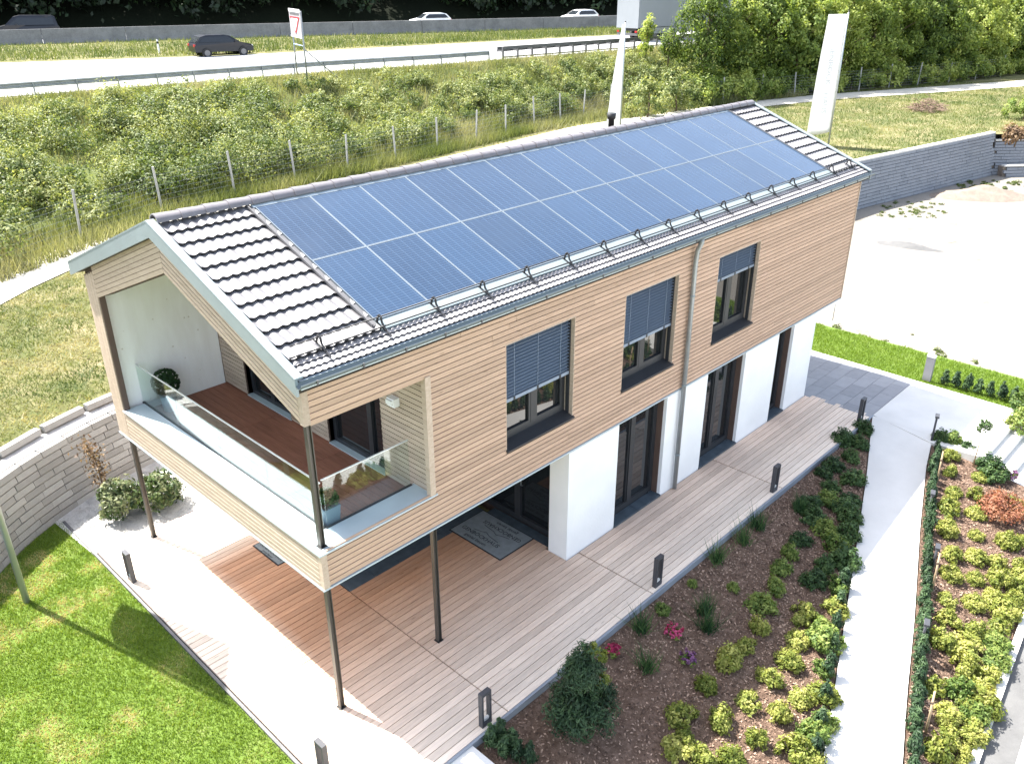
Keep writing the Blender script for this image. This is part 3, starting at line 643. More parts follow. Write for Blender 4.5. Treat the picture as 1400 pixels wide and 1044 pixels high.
for y0, y1 in ((0.05, RY-0.004), (RY+0.004, W-0.46)):
    for k in range(7):
        d0 = -0.765+k*0.083; d1 = d0+0.074
        MB().hexa([(-0.012, y0, zr(y0)+d0), (0.018, y0, zr(y0)+d0), (0.018, y1, zr(y1)+d0), (-0.012, y1, zr(y1)+d0)], [(-0.018, y0, zr(y0)+d1), (0.018, y0, zr(y0)+d1), (0.018, y1, zr(y1)+d1), (-0.018, y1, zr(y1)+d1)]).build('cladding_board', 'clad_v', band)
# drip edge along the bottom of the cladding
MB().box(-0.03, L+0.02, -0.05, 0.0, 2.475, 2.50).box(-0.03, 0.0, 0.0, W, 2.475, 2.50).build('drip_edge', 'zinc_light', house)
MB().box(0.0, L, 0.0, W, 2.44, 2.479).build('soffit', 'white', house)
# upper windows with blinds
slat_me = MB().hexa([(0, 0.0, 0.0), (1, 0.0, 0.0), (1, 0.06, 0.020), (0, 0.06, 0.020)], [(0, 0.0, 0.004), (1, 0.0, 0.004), (1, 0.06, 0.024), (0, 0.06, 0.024)]).mesh('blind_slat', 'blind')
for wi, (a, b) in enumerate(WIN):
    z0, z1 = WZ0+0.03, WZ1; fr = MB(); ya, yb = 0.17, 0.25; fz = z0+0.06
    fr.box(a, a+0.08, ya, yb, fz, z1).box(b-0.08, b, ya, yb, fz, z1).box(a+.08, b-.08, ya, yb, z1-0.08, z1).box(a+.08, b-.08, ya, yb, fz, fz+0.09)
    xm = (a+b)/2; fr.box(xm-0.06, xm+0.06, ya-0.012, yb, fz+0.09, z1-.08)
    wd = fr.build('window', 'anthracite', house)
    for p, q in ((a+.08, xm-.06), (xm+.06, b-.08)):
        MB().box(p, q, 0.205, 0.215, fz+0.09, z1-.08).build('pane', 'pane', wd)
    cs = MB()
    for p, q in ((a+.08, xm-.06), (xm+.06, b-.08)):
        cs.box(p, p+.05, ya-.006, .2, fz+.09, z1-.08).box(q-.05, q, ya-.006, .2, fz+.09, z1-.08).box(p+.05, q-.05, ya-.006, .2, fz+.09, fz+.15)
    cs.build('casement', 'anthracite', wd)
    MB().hexa([(a-0.015, -0.075, z0-0.03), (b+0.015, -0.075, z0-0.03), (b+0.015, 0.17, z0-0.03), (a-0.015, 0.17, z0-0.03)], [(a-0.015, -0.075, z0-0.005), (b+0.015, -0.075, z0-0.005), (b+0.015, 0.17, z0+0.06), (a-0.015, 0.17, z0+0.06)]).build('sill', 'anthracite', wd)
    for xq in (a-.012, b-.005): MB().box(xq, xq+.017, -0.028, 0.25, z0, z1).build('reveal', 'clad_v', wd)
    MB().box(a, b, -0.028, 0.25, z1-0.004, z1+0.02).build('reveal', 'clad_v', wd)
    frac = (0.55, 0.54, 0.29)[wi]; zb_ = z1-(z1-z0)*frac
    n = int((z1-0.03-zb_)/0.062)
    for s in range(n): inst('blind_slat', slat_me, wd, (a+0.03, 0.06, z1-0.07-s*0.062), scale=(b-a-0.06, 1, 1))
    zz = z1-0.07-n*0.062
    MB().box(a+0.03, b-0.03, 0.055, 0.115, zz-0.03, zz+0.03).build('bottom_rail', 'blind', wd)
    for f in (0.16, 0.5, 0.84):
        x = a+(b-a)*f; MB().box(x-0.02, x+0.02, 0.048, 0.054, zz-0.035, zz+0.03).build('rail_clip', 'black_metal', wd)
        MB().box(x-0.003, x+0.003, 0.053, 0.056, zz, z1).build('ladder_tape', 'blind', wd)
    for x in (a+0.012, b-0.034): MB().box(x, x+0.022, 0.05, 0.12, z0+.05, z1).build('guide_rail', 'anthracite', wd)
# ground floor
YL = -0.02; GW = [(6.94, 8.60), (10.17, 11.82), (13.42, 14.22)]
for a, b in seg(5.42, 15.46, GW): MB().box(a, b, YL, 0.45, -0.2, 2.44).build('rendered_wall', 'white', house)
MB().box(15.1, 15.459, 0.46, 6.6, -0.2, 2.44).box(1.92, 15.1, 6.3, 6.6, -0.2, 2.44).box(1.92, 2.2, 3.2, 6.3, -0.2, 2.44).build('rendered_wall', 'white', house)
MB().box(2.2, 15.1, 6.25, 6.3, -0.05, 2.44).box(5.8, 15.1, 0.46, 6.2, -0.2, 0.01).build('inner_wall', 'brown_reveal', house)
for a, b in GW:
    fr = MB(); ya, yb = 0.20, 0.29; z1 = 2.44
    fr.box(a, a+.09, ya, yb, 0.06, z1).box(b-.09, b, ya, yb, 0.06, z1).box(a+.09, b-.09, ya, yb, 0.06, 0.2).box(a+.09, b-.09, ya, yb, z1-.09, z1)
    wide = b-a > 1.2; xm = a+(b-a)*0.47
    if wide: fr.box(xm-.075, xm+.075, ya-.015, yb, 0.2, z1-.09)
    wd = fr.build('french_window', 'anthracite', house)
    for p, q in (((a+.09, xm-.075), (xm+.075, b-.09)) if wide else ((a+.09, b-.09),)):
        MB().box(p, q, .24, .25, .2, z1-.09).build('pane', 'pane', wd)
        MB().box(p, p+.035, ya+.01, .24, .2, z1-.09).box(q-.035, q, ya+.01, .24, .2, z1-.09).build('casement', 'anthracite', wd)
    for xq in (a-.001, b-.013): MB().box(xq, xq+.014, 0.06, ya, 0.05, z1).build('reveal', 'brown_reveal', wd)
    mm = (a+b)/2
    for p, q in ((a+.004, mm-.003), (mm+.003, b-.004)): MB().box(p, q, YL-0.03, ya, 0.0, 0.05).build('slate_sill', 'slate', wd)
# covered entrance: sliding doors facing the terrace, slate strip
fr = MB(); xa, xb = 5.74, 5.84
fr.box(xa, xb, .46, .58, .03, 2.44).box(xa, xb, 2.63, 2.75, .03, 2.44).box(xa, xb, .58, 2.63, .03, .16).box(xa, xb, .58, 2.63, 2.3, 2.44).box(xa-.02, xb, 1.52, 1.68, .16, 2.3)
ed = fr.build('entrance_door', 'anthracite', house)
for p, q in ((.58, 1.52), (1.68, 2.63)): MB().box(5.79, 5.80, p, q, .16, 2.3).build('pane', 'pane', ed)
for y in (1.45, 1.76): MB().tube([(5.72, y, .95), (5.67, y, .98), (5.67, y, 1.3), (5.72, y, 1.33)], .014, 6).build('handle', 'galv', ed)
fr = MB()
for x in (2.2, 3.35, 4.5, 5.66): fr.box(x-.05, x+.05, 2.76, 2.85, .03, 2.44)
fr.box(2.2, 5.7, 2.77, 2.84, .03, .15).box(2.2, 5.7, 2.77, 2.84, 2.32, 2.44)
gw = fr.build('glazed_wall', 'anthracite', house)
for x in (2.25, 3.4, 4.55): MB().box(x, x+1.05, 2.80, 2.81, .15, 2.32).build('pane', 'pane', gw)
MB().box(1.93, 2.2, 2.76, 3.2, -.1, 2.44).build('rendered_wall', 'brown_reveal', house)
for i in range(6): MB().box(1.9+i*.602, 1.9+i*.602+.596, 2.3, 2.755, -.2, .002).build('slate_slab', 'slate', house)
for i in range(4): MB().box(5.505, 5.74, .46+i*.46, .455+(i+1)*.46, -.2, .003).build('slate_slab', 'slate', house)
# steel posts
for x, y, z0, z1 in ((.13, .13, 0, ZB), (2.19, .13, 0, ZB), (.13, 6.66, 0, ZB), (.13, .13, ZP, 5.2)):
    ps = MB().box(x-.035, x+.035, y-.012, y+.012, z0, z1).box(x-.04, x-.026, y-.04, y+.04, z0, z1).box(x+.026, x+.04, y-.04, y+.04, z0, z1).build('post', 'steel', house)
    MB().box(x-.06, x+.06, y-.06, y+.06, z0, z0+.012).build('base_plate', 'black_metal', ps)
# glass balustrade
gb = MB().box(.385, .425, .46, 6.41, ZP-.02, ZP+.012).box(.43, OPX, .43, .47, ZP-.02, ZP+.012).build('glass_balustrade', 'anthracite', house)
for a, b in ((.47, 1.95), (1.95, 3.43), (3.43, 4.91), (4.91, 6.41)):
    MB().box(.398, .410, a+.004, b-.004, ZP+.012, 3.89).build('glass_panel', 'glass', gb)
MB().box(.45, 2.03, .442, .454, ZP+.012, 3.93).build('glass_panel', 'glass', gb)
MB().box(.392, .416, .45, 6.41, 3.89, 3.905).build('glass_rail', 'glass_edge', gb); MB().box(.43, 2.04, .436, .46, 3.93, 3.945).build('glass_rail', 'glass_edge', gb)
wlamp = MB().box(2.0, 2.106, .68, .86, 4.42, 4.56).box(1.96, 2.0, .70, .84, 4.47, 4.54).build('wall_lamp', 'white', house)

# roof slab, verge flashing, gutter
XV0, XV1, EO = -0.115, 17.03, 0.137
mb = MB()
for a, b in ((-EO+.02, RY), (RY, W+EO-.02)):
    mb.hexa([(XV0+.03, a, zr(a)-.2), (XV1-.03, a, zr(a)-.2), (XV1-.03, b, zr(b)-.2), (XV0+.03, b, zr(b)-.2)], [(XV0+.03, a, zr(a)-.045), (XV1-.03, a, zr(a)-.045), (XV1-.03, b, zr(b)-.045), (XV0+.03, b, zr(b)-.045)])
roof = mb.build('roof', 'joint', house)
for x0, x1, xi in ((XV0-.02, XV0+.02, XV0+.10), (XV1-.02, XV1+.02, XV1-.10)):
    for y0, y1 in ((-EO-.02, RY), (RY, W+EO+.15)):
        mb = MB().hexa([(x0, y0, zr(y0)-.20), (x1, y0, zr(y0)-.20), (x1, y1, zr(y1)-.20), (x0, y1, zr(y1)-.20)], [(x0, y0, zr(y0)+.03), (x1, y0, zr(y0)+.03), (x1, y1, zr(y1)+.03), (x0, y1, zr(y1)+.03)])
        c0, c1 = min(x0, xi)-.004, max(x1, xi)+.004
        mb.hexa([(c0, y0, zr(y0)+.03), (c1, y0, zr(y0)+.03), (c1, y1, zr(y1)+.03), (c0, y1, zr(y1)+.03)], [(c0, y0, zr(y0)+.055), (c1, y0, zr(y0)+.055), (c1, y1, zr(y1)+.055), (c0, y1, zr(y1)+.055)])
        mb.build('verge_flashing', 'zinc', house)
MB().box(0.0, L, -.055, .02, 5.765, 5.80).build('eaves_board', 'clad', house)
gut = MB(); n = 8; gr = .065; gy, gz = -.205, 5.86
prof = [(gy+gr*math.cos(math.pi+math.pi*k/n), gz+gr*math.sin(math.pi+math.pi*k/n)) for k in range(n+1)]
prof = [(gy-gr-.012, gz+.006)]+prof
inn = [(y*0.9+gy*0.1, z+.006) for y, z in reversed(prof)]
gut.xprism(prof+inn, XV0-.01, XV1+.01)
gut = gut.build('gutter', 'gutter', house)
for i in range(24): MB().box(.1+i*.72, .125+i*.72, gy-gr-.014, gy-gr+.0, gz-.055, gz+.012).build('gutter_bracket', 'galv_dark', gut)
fa = MB()
for i in range(18): MB().box(.0+i*.95-.05, .94+i*.95-.05 if i < 17 else XV1-.05, -.14, -.052, 5.735, 5.86).build('eaves_flashing', 'zinc_light', house)
MB().tube([(9.06, -.2, 5.82), (9.06, -.2, 5.72), (9.06, -.125, 5.55), (9.06, -.105, 5.3), (9.06, -.105, .03)], .05, 10).build('downpipe', 'galv', house)
for z in (4.6, 2.6, .9): MB().tube([(9.06, -.105, z-.015), (9.06, -.105, z+.015)], .056, 10).build('pipe_clip', 'zinc', house)

# roof tiles (front slope): local x across, y up the slope
def tile_mesh(name, w, ln, waves, amp, lift, lip):
    nx = waves*6; mb = MB(); v = []
    for j, (y, dz) in enumerate(((0.0, lift), (ln, 0.0))):
        for i in range(nx+1):
            x = w*i/nx; v.append((x, y, dz+amp*(0.5+0.5*math.cos(2*math.pi*waves*i/nx))))
    for i in range(nx+1):
        x = w*i/nx; v.append((x, 0.004, lift-lip+amp*(0.5+0.5*math.cos(2*math.pi*waves*i/nx))))
    k = nx+1; f = [(i, i+1, k+i+1, k+i) for i in range(nx)]; mb.add(v, f, 0, True)
    mb.add([v[i] for i in range(k)]+[v[2*k+i] for i in range(k)], [(i+1, i, k+i, k+i+1) for i in range(nx)], 1)
    mb.add([v[2*k+i] for i in range(k)]+[(p[0], p[1], p[2]-lip) for p in v[k:2*k]], [(i+1, i, k+i, k+i+1) for i in range(nx)], 1)
    return mb.mesh(name, ['tile', 'tile_dark'])
TW = 0.298
tm = tile_mesh('roof_tile', TW-.002, .325, 2, .026, .046, .030)
def rp(x, s, d=0.0): return (x, s*CA-d*SA, ZR+s*SA+d*CA)
SL = [0.21+0.31*k for k in range(11)]
for s in SL:
    for i in range(5): inst('roof_tile', tm, roof, rp(.02+i*TW, s, -.035), (0.3651, 0, random.uniform(-.006, .006)))
    for i in range(5): inst('roof_tile', tm, roof, rp(15.56+i*TW*.985, s, -.035), (0.3651, 0, random.uniform(-.006, .006)), (.985, 1, 1))
te = tile_mesh('eaves_tile', TW-.002, .125, 3, .018, .026, .012)
for s in (-.12, -.01, .10):
    for i in range(57): inst('eaves_tile', te, roof, rp(.0+i*TW, s, -.03), (0.3651, 0, 0))
MB().hexa([rp(1.5, .2, -.02), rp(15.56, .2, -.02), rp(15.56, .40, .0), rp(1.5, .40, .0)], [rp(1.5, .2, .012), rp(15.56, .2, .012), rp(15.56, .40, .02), rp(1.5, .40, .02)]).build('apron_flashing', 'zinc', house)
for x0, x1 in ((1.43, 1.51), (15.535, 15.61)):
    MB().hexa([rp(x0, .3, -.03), rp(x1, .3, -.03), rp(x1, 3.5, -.03), rp(x0, 3.5, -.03)], [rp(x0, .3, .02), rp(x1, .3, .02), rp(x1, 3.5, .02), rp(x0, 3.5, .02)]).build('side_flashing', 'galv_dark', house)
    MB().hexa([rp(x0-.02, .3, .02), rp(x0, .3, .02), rp(x0, 3.5, .02), rp(x0-.02, 3.5, .02)], [rp(x0-.02, .3, .055), rp(x0, .3, .055), rp(x0, 3.5, .055), rp(x0-.02, 3.5, .055)]).build('side_flashing', 'galv_dark', house)
MB().hexa([rp(1.5, 3.475, .0), rp(15.56, 3.475, .0), rp(15.56, 3.56, -.02), rp(1.5, 3.56, -.02)], [rp(1.5, 3.475, .03), rp(15.56, 3.475, .03), rp(15.56, 3.56, .03), rp(1.5, 3.56, .03)]).build('head_flashing', 'zinc_light', house)
# ridge tiles
rt = MB(); v = []
for j, (x, r) in enumerate(((0, .115), (.40, .098))):
    for k in range(9):
        a = math.pi*k/8; v.append((x, r*1.15*math.cos(a), r*math.sin(a)))
rt.add(v, [(k, k+1, 9+k+1, 9+k) for k in range(8)], 0, True)
rt.add([v[k] for k in range(9)]+[(p[0], p[1]*.82, p[2]*.82) for p in v[:9]], [(k+1, k, 9+k, 9+k+1) for k in range(8)])
rt = rt.mesh('ridge_tile', 'ridge')
for i in range(44): inst('ridge_tile', rt, roof, (XV0+.1+i*.385, RY, zr(RY)+.012), (0, 0, 0))
# solar modules: two rows of fourteen
pvm = MB()
w, h, b = .996, 1.538, .013
pvm.box(0, w, 0, b, 0, .035, 0).box(0, w, h-b, h, 0, .035, 0).box(0, b, b, h-b, 0, .035, 0).box(w-b, w, b, h-b, 0, .035, 0).box(b, w-b, b, h-b, 0, .031, 1)
pvm = pvm.mesh('solar_panel', ['pv_frame', 'pv'])
arr = MB().hexa([rp(1.5, .37, -.03), rp(15.56, .37, -.03), rp(15.56, 3.49, -.03), rp(1.5, 3.49, -.03)], [rp(1.5, .37, -.005), rp(15.56, .37, -.005), rp(15.56, 3.49, -.005), rp(1.5, 3.49, -.005)]).build('solar_array', 'galv_dark', house)
for i in range(14):
    for r in range(2): inst('solar_panel', pvm, arr, rp(1.527+i*1.0, .388+r*1.545, 0), (0.3651, 0, 0))
# snow guard
sg = MB().tube([rp(.1, .33, .13), rp(16.7, .33, .13)], .011, 6).build('snow_guard', 'black_metal', house)
MB().tube([rp(.02, .2, .06), rp(16.75, .2, .06)], .013, 6).build('rail', 'black_metal', sg)
brm = MB(); brm.hexa([(-.012, -.30, .02), (.012, -.30, .02), (.012, .10, .02), (-.012, .10, .02)], [(-.012, -.30, .032), (.012, -.30, .032), (.012, .10, .032), (-.012, .10, .032)])
brm.tube([(0, -.17, .03), (0, -.06, .09), (0, -.02, .15), (0, .02, .165), (0, .045, .13), (0, .035, .03)], .017, 5)
brm = brm.mesh('bracket', 'black_metal')
for i in range(17): inst('bracket', brm, sg, rp(.53+i*1.0, .31, .0), (0.3651, 0, 0))
MB().tube([(11.15, 3.75, 7.05), (11.15, 3.75, 7.42), (11.15, 3.75, 7.44), (11.15, 3.75, 7.56)], [.07, .07, .10, .11], 10).build('vent_pipe', 'black_metal', house)

# ------------------------------------------------------------------ retaining walls
def polypts(f, x0, x1, step):
    """walk along y=f(x) at even arc length"""
    out = []; x = x0; acc = 0; last = None
    while x <= x1:
        p = Vector((x, f(x)))
        if last is None or (p-last).length >= step: out.append(p); last = p
        x += 0.01
    return out
bm = MB().hexa([(0.002, 0.004, 0.0), (0.998, 0.004, 0.0), (0.998, 0.28, 0.0), (0.002, 0.28, 0.0)], [(0.0, -.004, 0.02), (1.0, -.004, 0.02), (1.0, 0.28, 0.02), (0.0, 0.28, 0.02)])
bm.hexa([(0.0, -.004, 0.02), (1.0, -.004, 0.02), (1.0, 0.28, 0.02), (0.0, 0.28, 0.02)], [(0.004, 0.026, 0.138), (0.996, 0.026, 0.138), (0.996, 0.28, 0.138), (0.004, 0.28, 0.138)])
bm = bm.mesh('stone_block', 'block')
lw = empty('stone_block_wall', (-1.1, 8.8, -0.06), label='curved retaining wall of pale sandstone blocks behind the front lawn', cat='wall')
off = Vector(lw.location)
core = MB(); pts = polypts(y_wall, -8.5, 5.0, 0.5)
for a, b in zip(pts, pts[1:]):
    n = (b-a).normalized(); n = Vector((-n.y, n.x))
    q = lambda p, d, z: (p.x+n.x*d-off.x, p.y+n.y*d-off.y, z-off.z)
    core.hexa([q(a, .1, -.3), q(b, .1, -.3), q(b, .9, -.3), q(a, .9, -.3)], [q(a, .36, 1.38), q(b, .36, 1.38), q(b, .9, 1.42), q(a, .9, 1.42)])
core.build('core', 'joint', lw)
for r in range(10):
    pts = polypts(y_wall, -8.5+0.22*(r % 2), 5.2, 0.1); i = 0
    while i < len(pts)-9:
        k = random.choice((5, 5, 6)); a = pts[i]; b = pts[min(i+k, len(pts)-1)]; i += k
        d = (b-a); n = Vector((-d.y, d.x)).normalized(); s = 0.026*r+random.uniform(0, .008)
        inst('stone_block', bm, lw, (a.x+n.x*s-off.x, a.y+n.y*s-off.y, -0.06+0.152*r-off.z), (0, 0, math.atan2(d.y, d.x)), (d.length, 1, 1.0))
pts = polypts(y_wall, -8.5, 5.2, 0.2); i = 0
while i < len(pts)-6:
    a = pts[i]; b = pts[i+5]; i += 5; d = b-a; n = Vector((-d.y, d.x)).normalized(); s = 0.74 if a.x > -1.6 else 0.70
    inst('stone_block', bm, lw, (a.x+n.x*s-off.x, a.y+n.y*s-off.y, 1.47+(0.05 if a.x > -1.6 else -0.03)-off.z), (0, 0, math.atan2(d.y, d.x)), (d.length, .6, 1.0))
mbp = MB(); P = polypts(y_wall, -8.5, 5.2, 0.5)
A = []; B = []
for a, b in zip(P, P[1:]):
    d = b-a; n = Vector((-d.y, d.x)).normalized(); A.append((a.x+n.x*.42, a.y+n.y*.42, 1.462)); B.append((a.x+n.x*.9, a.y+n.y*.9, 1.49))
strip('gravel_ledge', A, B, 'gravel', 1, kind='structure')

def grey_wall(name, f, x0, x1, zb, zt, label, back=True):
    root = empty(name, (x0, f(x0), zb), label=label, cat='wall'); o = root.location
    V = []; T = []; nrow = int(round((zt-zb)/0.167)); pts0 = polypts(f, x0, x1, 0.15)
    def hexv(a, b, n, s, z, h):
        q = lambda p, dd, zz: (p.x+n.x*dd-o.x, p.y+n.y*dd-o.y, zz-o.z)
        return [q(a, s, z), q(b, s, z), q(b, s+.3, z), q(a, s+.3, z), q(a, s+.03, z+h), q(b, s+.03, z+h), q(b, s+.3, z+h), q(a, s+.3, z+h)]
    Q = []
    for r in range(nrow):
        i = random.randrange(0, 2)
        while i < len(pts0)-3:
            k = random.choice((3, 4, 5)); a = pts0[i]; b = pts0[min(i+k, len(pts0)-1)]; i += k
            d = b-a; n = Vector((-d.y, d.x)).normalized(); e = d*0.01
            v = hexv(a+e, b-e, n, .03*r-.03+random.uniform(0, .02), zb+.167*r, .142); t = random.random()
            for f4 in ((0, 1, 5, 4), (4, 5, 6, 7), (1, 2, 6, 5), (3, 0, 4, 7)): Q.append([v[j] for j in f4]); T.append(t)
    me = quad_mesh('wall_blocks', np.array(Q), np.array(T), 'block_grey')
    tag(inst('wall_blocks', me, root), kind='stuff')
    core = MB()
    for a, b in zip(pts0[::3], pts0[3::3]):
        d = b-a; n = Vector((-d.y, d.x)).normalized(); q = lambda p, dd, zz: (p.x+n.x*dd-o.x, p.y+n.y*dd-o.y, zz-o.z)
        core.hexa([q(a, .12, zb-.2), q(b, .12, zb-.2), q(b, .9, zb-.2), q(a, .9, zb-.2)], [q(a, .03*nrow+.1, zt-.03), q(b, .03*nrow+.1, zt-.03), q(b, .9, zt-.03), q(a, .9, zt-.03)])
    core.build('core', 'dirt', root)
    cop = MB(); s = .03*nrow
    for a, b in zip(pts0[::3], pts0[3::3]):
        d = b-a; n = Vector((-d.y, d.x)).normalized(); q = lambda p, dd, zz: (p.x+n.x*dd-o.x, p.y+n.y*dd-o.y, zz-o.z)
        cop.hexa([q(a, s-.02, zt), q(b, s-.02, zt), q(b, s+.3, zt), q(a, s+.3, zt)], [q(a, s-.02, zt+.08), q(b, s-.02, zt+.08), q(b, s+.3, zt+.08), q(a, s+.3, zt+.08)])
    cop.build('coping', 'step', root)
    return root
grey_wall('block_retaining_wall', y_wall, 5.2, 51.55, -0.5, 1.98, 'long grey block retaining wall holding up the meadow beside the bare site')
yr2 = lambda x: 5.95-0.9*(x-51.35)
grey_wall('block_retaining_wall', yr2, 51.35, 66, -0.5, 1.55, 'pale block wall turning back from the end of the long grey wall')
yr3 = lambda x: 5.2-0.25*(x-51.0)
grey_wall('low_block_wall', lambda x: 5.25-0.9*(x-51.2), 51.2, 64, -0.5, 0.2, 'low stepped block wall in front of the pale return wall')

# ------------------------------------------------------------------ bollard lights
def bollard(loc, rz, label, mat='bollard', h=.67, w=.20, d=.085, group='bollard lights round the terrace'):
    root = empty('bollard_light', loc, rz, label=label, cat='bollard', group=group); t = .034
    MB().box(-w/2, w/2, -d/2, d/2, 0, h*.14).build('base', mat, root)
    MB().box(-w/2, -w/2+t, -d/2, d/2, h*.14, h-.05).build('side', mat, root); MB().box(w/2-t, w/2, -d/2, d/2, h*.14, h-.05).build('side', mat, root)
    MB().box(-w/2, w/2, -d/2, d/2, h-.05, h).build('head', mat, root)
    MB().box(-w/2+t, w/2-t, -.02, .02, h*.14, h*.2).build('diffuser', 'diffuser', root)
    MB().box(-w/2+t, w/2-t, -d/2+.02, d/2-.02, h-.056, h-.05).build('lamp', 'diffuser', root)
    return root
for x, t in ((1.47, 'next to the concrete block and dark conifers'), (6.03, 'opposite the downpipe, beside grasses'), (10.53, 'behind dark shaded shrubs'), (15.06, 'at the corner where deck meets grey slabs')):
    bollard((x, -1.76, 0), 0.0, 'black open-frame bollard light on the deck edge '+t)
bollard((-0.80, 5.59, 0), math.radians(90), 'dark bollard light on the deck edge near the back steel post')
bollard((-0.80, -0.75, 0), math.radians(90), 'dark bollard light at the sunlit front corner of the deck')
gs = empty('pillar_light', (18.78, -2.09, 0.0), 0, label='grey slab-shaped pillar light at the edge of the grass strip', cat='bollard')
MB().box(-.06, .06, -.11, .11, 0, .72).build('pillar', 'bollard_grey', gs); MB().box(-.065, .065, -.115, .115, .72, .78).build('cap', 'diffuser', gs)
def pathlamp(u, v, h, label):
    P = gp(u, v, z_bed); root = empty('path_light', tuple(P), 0.3, label=label, cat='path light', group='slim lights along the path')
    MB().tube([(0, 0, -.05), (0, 0, h-.04)], .025, 8).build('stem', 'bollard', root)
    MB().box(-.15, .04, -.045, .045, h-.05, h).build('head', 'bollard', root); MB().box(-.14, -.03, -.035, .035, h-.056, h-.05).build('lamp', 'diffuser', root)
pathlamp(1273, 604, .78, 'slim black path light at the top of the path by the landing')
pathlamp(1268, 703, .62, 'slim path light among low conifers beside yellow shrubs')
pathlamp(1274, 778, .62, 'slim path light next to a leaning wooden stake')
pathlamp(1257, 888, .70, 'slim path light with pale square head beside the white path')

# ------------------------------------------------------------------ mats
def text_mesh(txt, size, mat, name='lettering'):
    cu = bpy.data.curves.new('txt', 'FONT'); cu.body = txt; cu.size = size; cu.align_x = 'CENTER'; cu.align_y = 'CENTER'; cu.resolution_u = 2
    cu.extrude = 0.0008
    ob = bpy.data.objects.new('txt', cu); col.objects.link(ob)
    dg = bpy.context.evaluated_depsgraph_get(); me = bpy.data.meshes.new_from_object(ob.evaluated_get(dg)); me.name = name
    bpy.data.objects.remove(ob); me.materials.clear(); me.materials.append(M[mat]); return me
t1 = text_mesh('GENBÖCKHAUS', .145, 'mat_dark'); t2 = text_mesh('genial bauen', .12, 'mat_dark')
swoosh = MB()
pl = [(-.3, .0), (-.12, .035), (0, .085), (.12, .035), (.42, .0)]
for (a, b), (c, d) in zip(pl, pl[1:]): swoosh.hexa([(a, b, 0), (c, d, 0), (c, d+.012, 0), (a, b+.012, 0)], [(a, b, .001), (c, d, .001), (c, d+.012, .001), (a, b+.012, .001)])
swoosh = swoosh.mesh('emblem', 'mat_dark')
mt = empty('door_mat', (5.0, 1.66, .003), label='large grey door mat with black lettering in front of the entrance doors', cat='mat')
MB().box(-.50, .50, -.75, .75, 0, .008).build('rubber_edge', 'mat_dark', mt); MB().box(-.475, .475, -.725, .725, .008, .014).build('carpet', 'mat', mt)
for s in (1, -1):
    r = -math.pi/2 if s > 0 else math.pi/2; cy = .10*s
    def place(me, up, name): inst(name, me, mt, (-s*(.33-up), cy, .0155), (0, 0, r))
    place(t1, .11, 'lettering'); place(t2, -.03, 'lettering'); place(swoosh, .20, 'emblem')
mt = empty('door_mat', (1.62, 4.42, .003), label='small grey lettered mat on the shaded deck under the balcony', cat='mat')
MB().box(-.25, .25, -.47, .47, 0, .008).build('rubber_edge', 'mat_dark', mt); MB().box(-.225, .225, -.445, .445, .008, .014).build('carpet', 'mat', mt)
inst('lettering', t1, mt, (-.1, 0, .0155), (0, 0, -math.pi/2), (.75, .75, 1)); inst('lettering', t2, mt, (-.19, 0, .0155), (0, 0, -math.pi/2), (.6, .6, 1))

# ------------------------------------------------------------------ banners
def banner(name, base, h, zlo, w0, w1, ang, label, txt=None, r=.05):
    root = empty(name, base, 0, label=label, cat='banner', group='tall white banners on poles')
    MB().tube([(0, 0, -.1), (0, 0, h*.5), (0, 0, h)], [r, r*.85, r*.7], 12).build('pole', 'pole', root)
    MB().tube([(0, 0, h), (0, 0, h+.06)], [r*.9, r*.6], 10).build('cap', 'black_metal', root)
    d = Vector((math.cos(ang), math.sin(ang), 0)); nrm = Vector((-d.y, d.x, 0)); mb = MB(); nu, nv = 6, 24; v = []
    for side in (0, 1):
        for j in range(nv+1):
            t = j/nv; z = zlo+(h-.1-zlo)*t; w = w0*(1-t)+w1*t
            for i in range(nu+1):
                s = i/nu; b = .10*math.sin(s*3.1)*(1-t)*(1.2-t)+.03*math.sin(5*t+2*s)*s
                p = d*(r+.02+w*s)+nrm*(b+(.006 if side else 0)); v.append((p.x, p.y, z-.10*s*(1-t)))
    k = (nu+1)*(nv+1); f = []
    for side in (0, 1):
        for j in range(nv):
            for i in range(nu):
                q = (side*k+j*(nu+1)+i, side*k+j*(nu+1)+i+1, side*k+(j+1)*(nu+1)+i+1, side*k+(j+1)*(nu+1)+i); f.append(q if side else q[::-1])
    ring = [i for i in range(nu+1)]+[j*(nu+1)+nu for j in range(1, nv+1)]+[nv*(nu+1)+i for i in range(nu-1, -1, -1)]+[j*(nu+1) for j in range(nv-1, 0, -1)]
    for a, b in zip(ring, ring[1:]+ring[:1]): f.append((a, b, k+b, k+a))
    mb.add(v, f, 0, True); cl = mb.build('cloth', 'banner', root)
    if txt:
        p = d*(r+w0*.5)-nrm*.03
        for sd, (wrd, z) in [(sd, w) for sd in (1, -1) for w in ((txt.split()[0], zlo+(h-zlo)*.58), (txt.split()[1], zlo+(h-zlo)*.26))]:
            me = text_mesh(wrd, .42, 'print')
            o = inst('lettering', me, root, (p.x-nrm.x*.10*(sd > 0)+nrm.x*.2*(sd < 0), p.y-nrm.y*.10*(sd > 0)+nrm.y*.2*(sd < 0), z))
            o.matrix_local = Matrix.Translation(o.location) @ Matrix(((0, d.x*sd, nrm.x*-sd), (0, d.y*sd, nrm.y*-sd), (-1, 0, 0))).to_4x4()
    return root
P2 = gp(1132, 200, 1.95)
banner('banner', tuple(P2), 6.75, .75, 1.45, 1.15, math.radians(152), 'white banner with faint vertical lettering standing on the meadow', 'GENBÖCK HAUS')
P1 = gp(847, 192, 1.95)
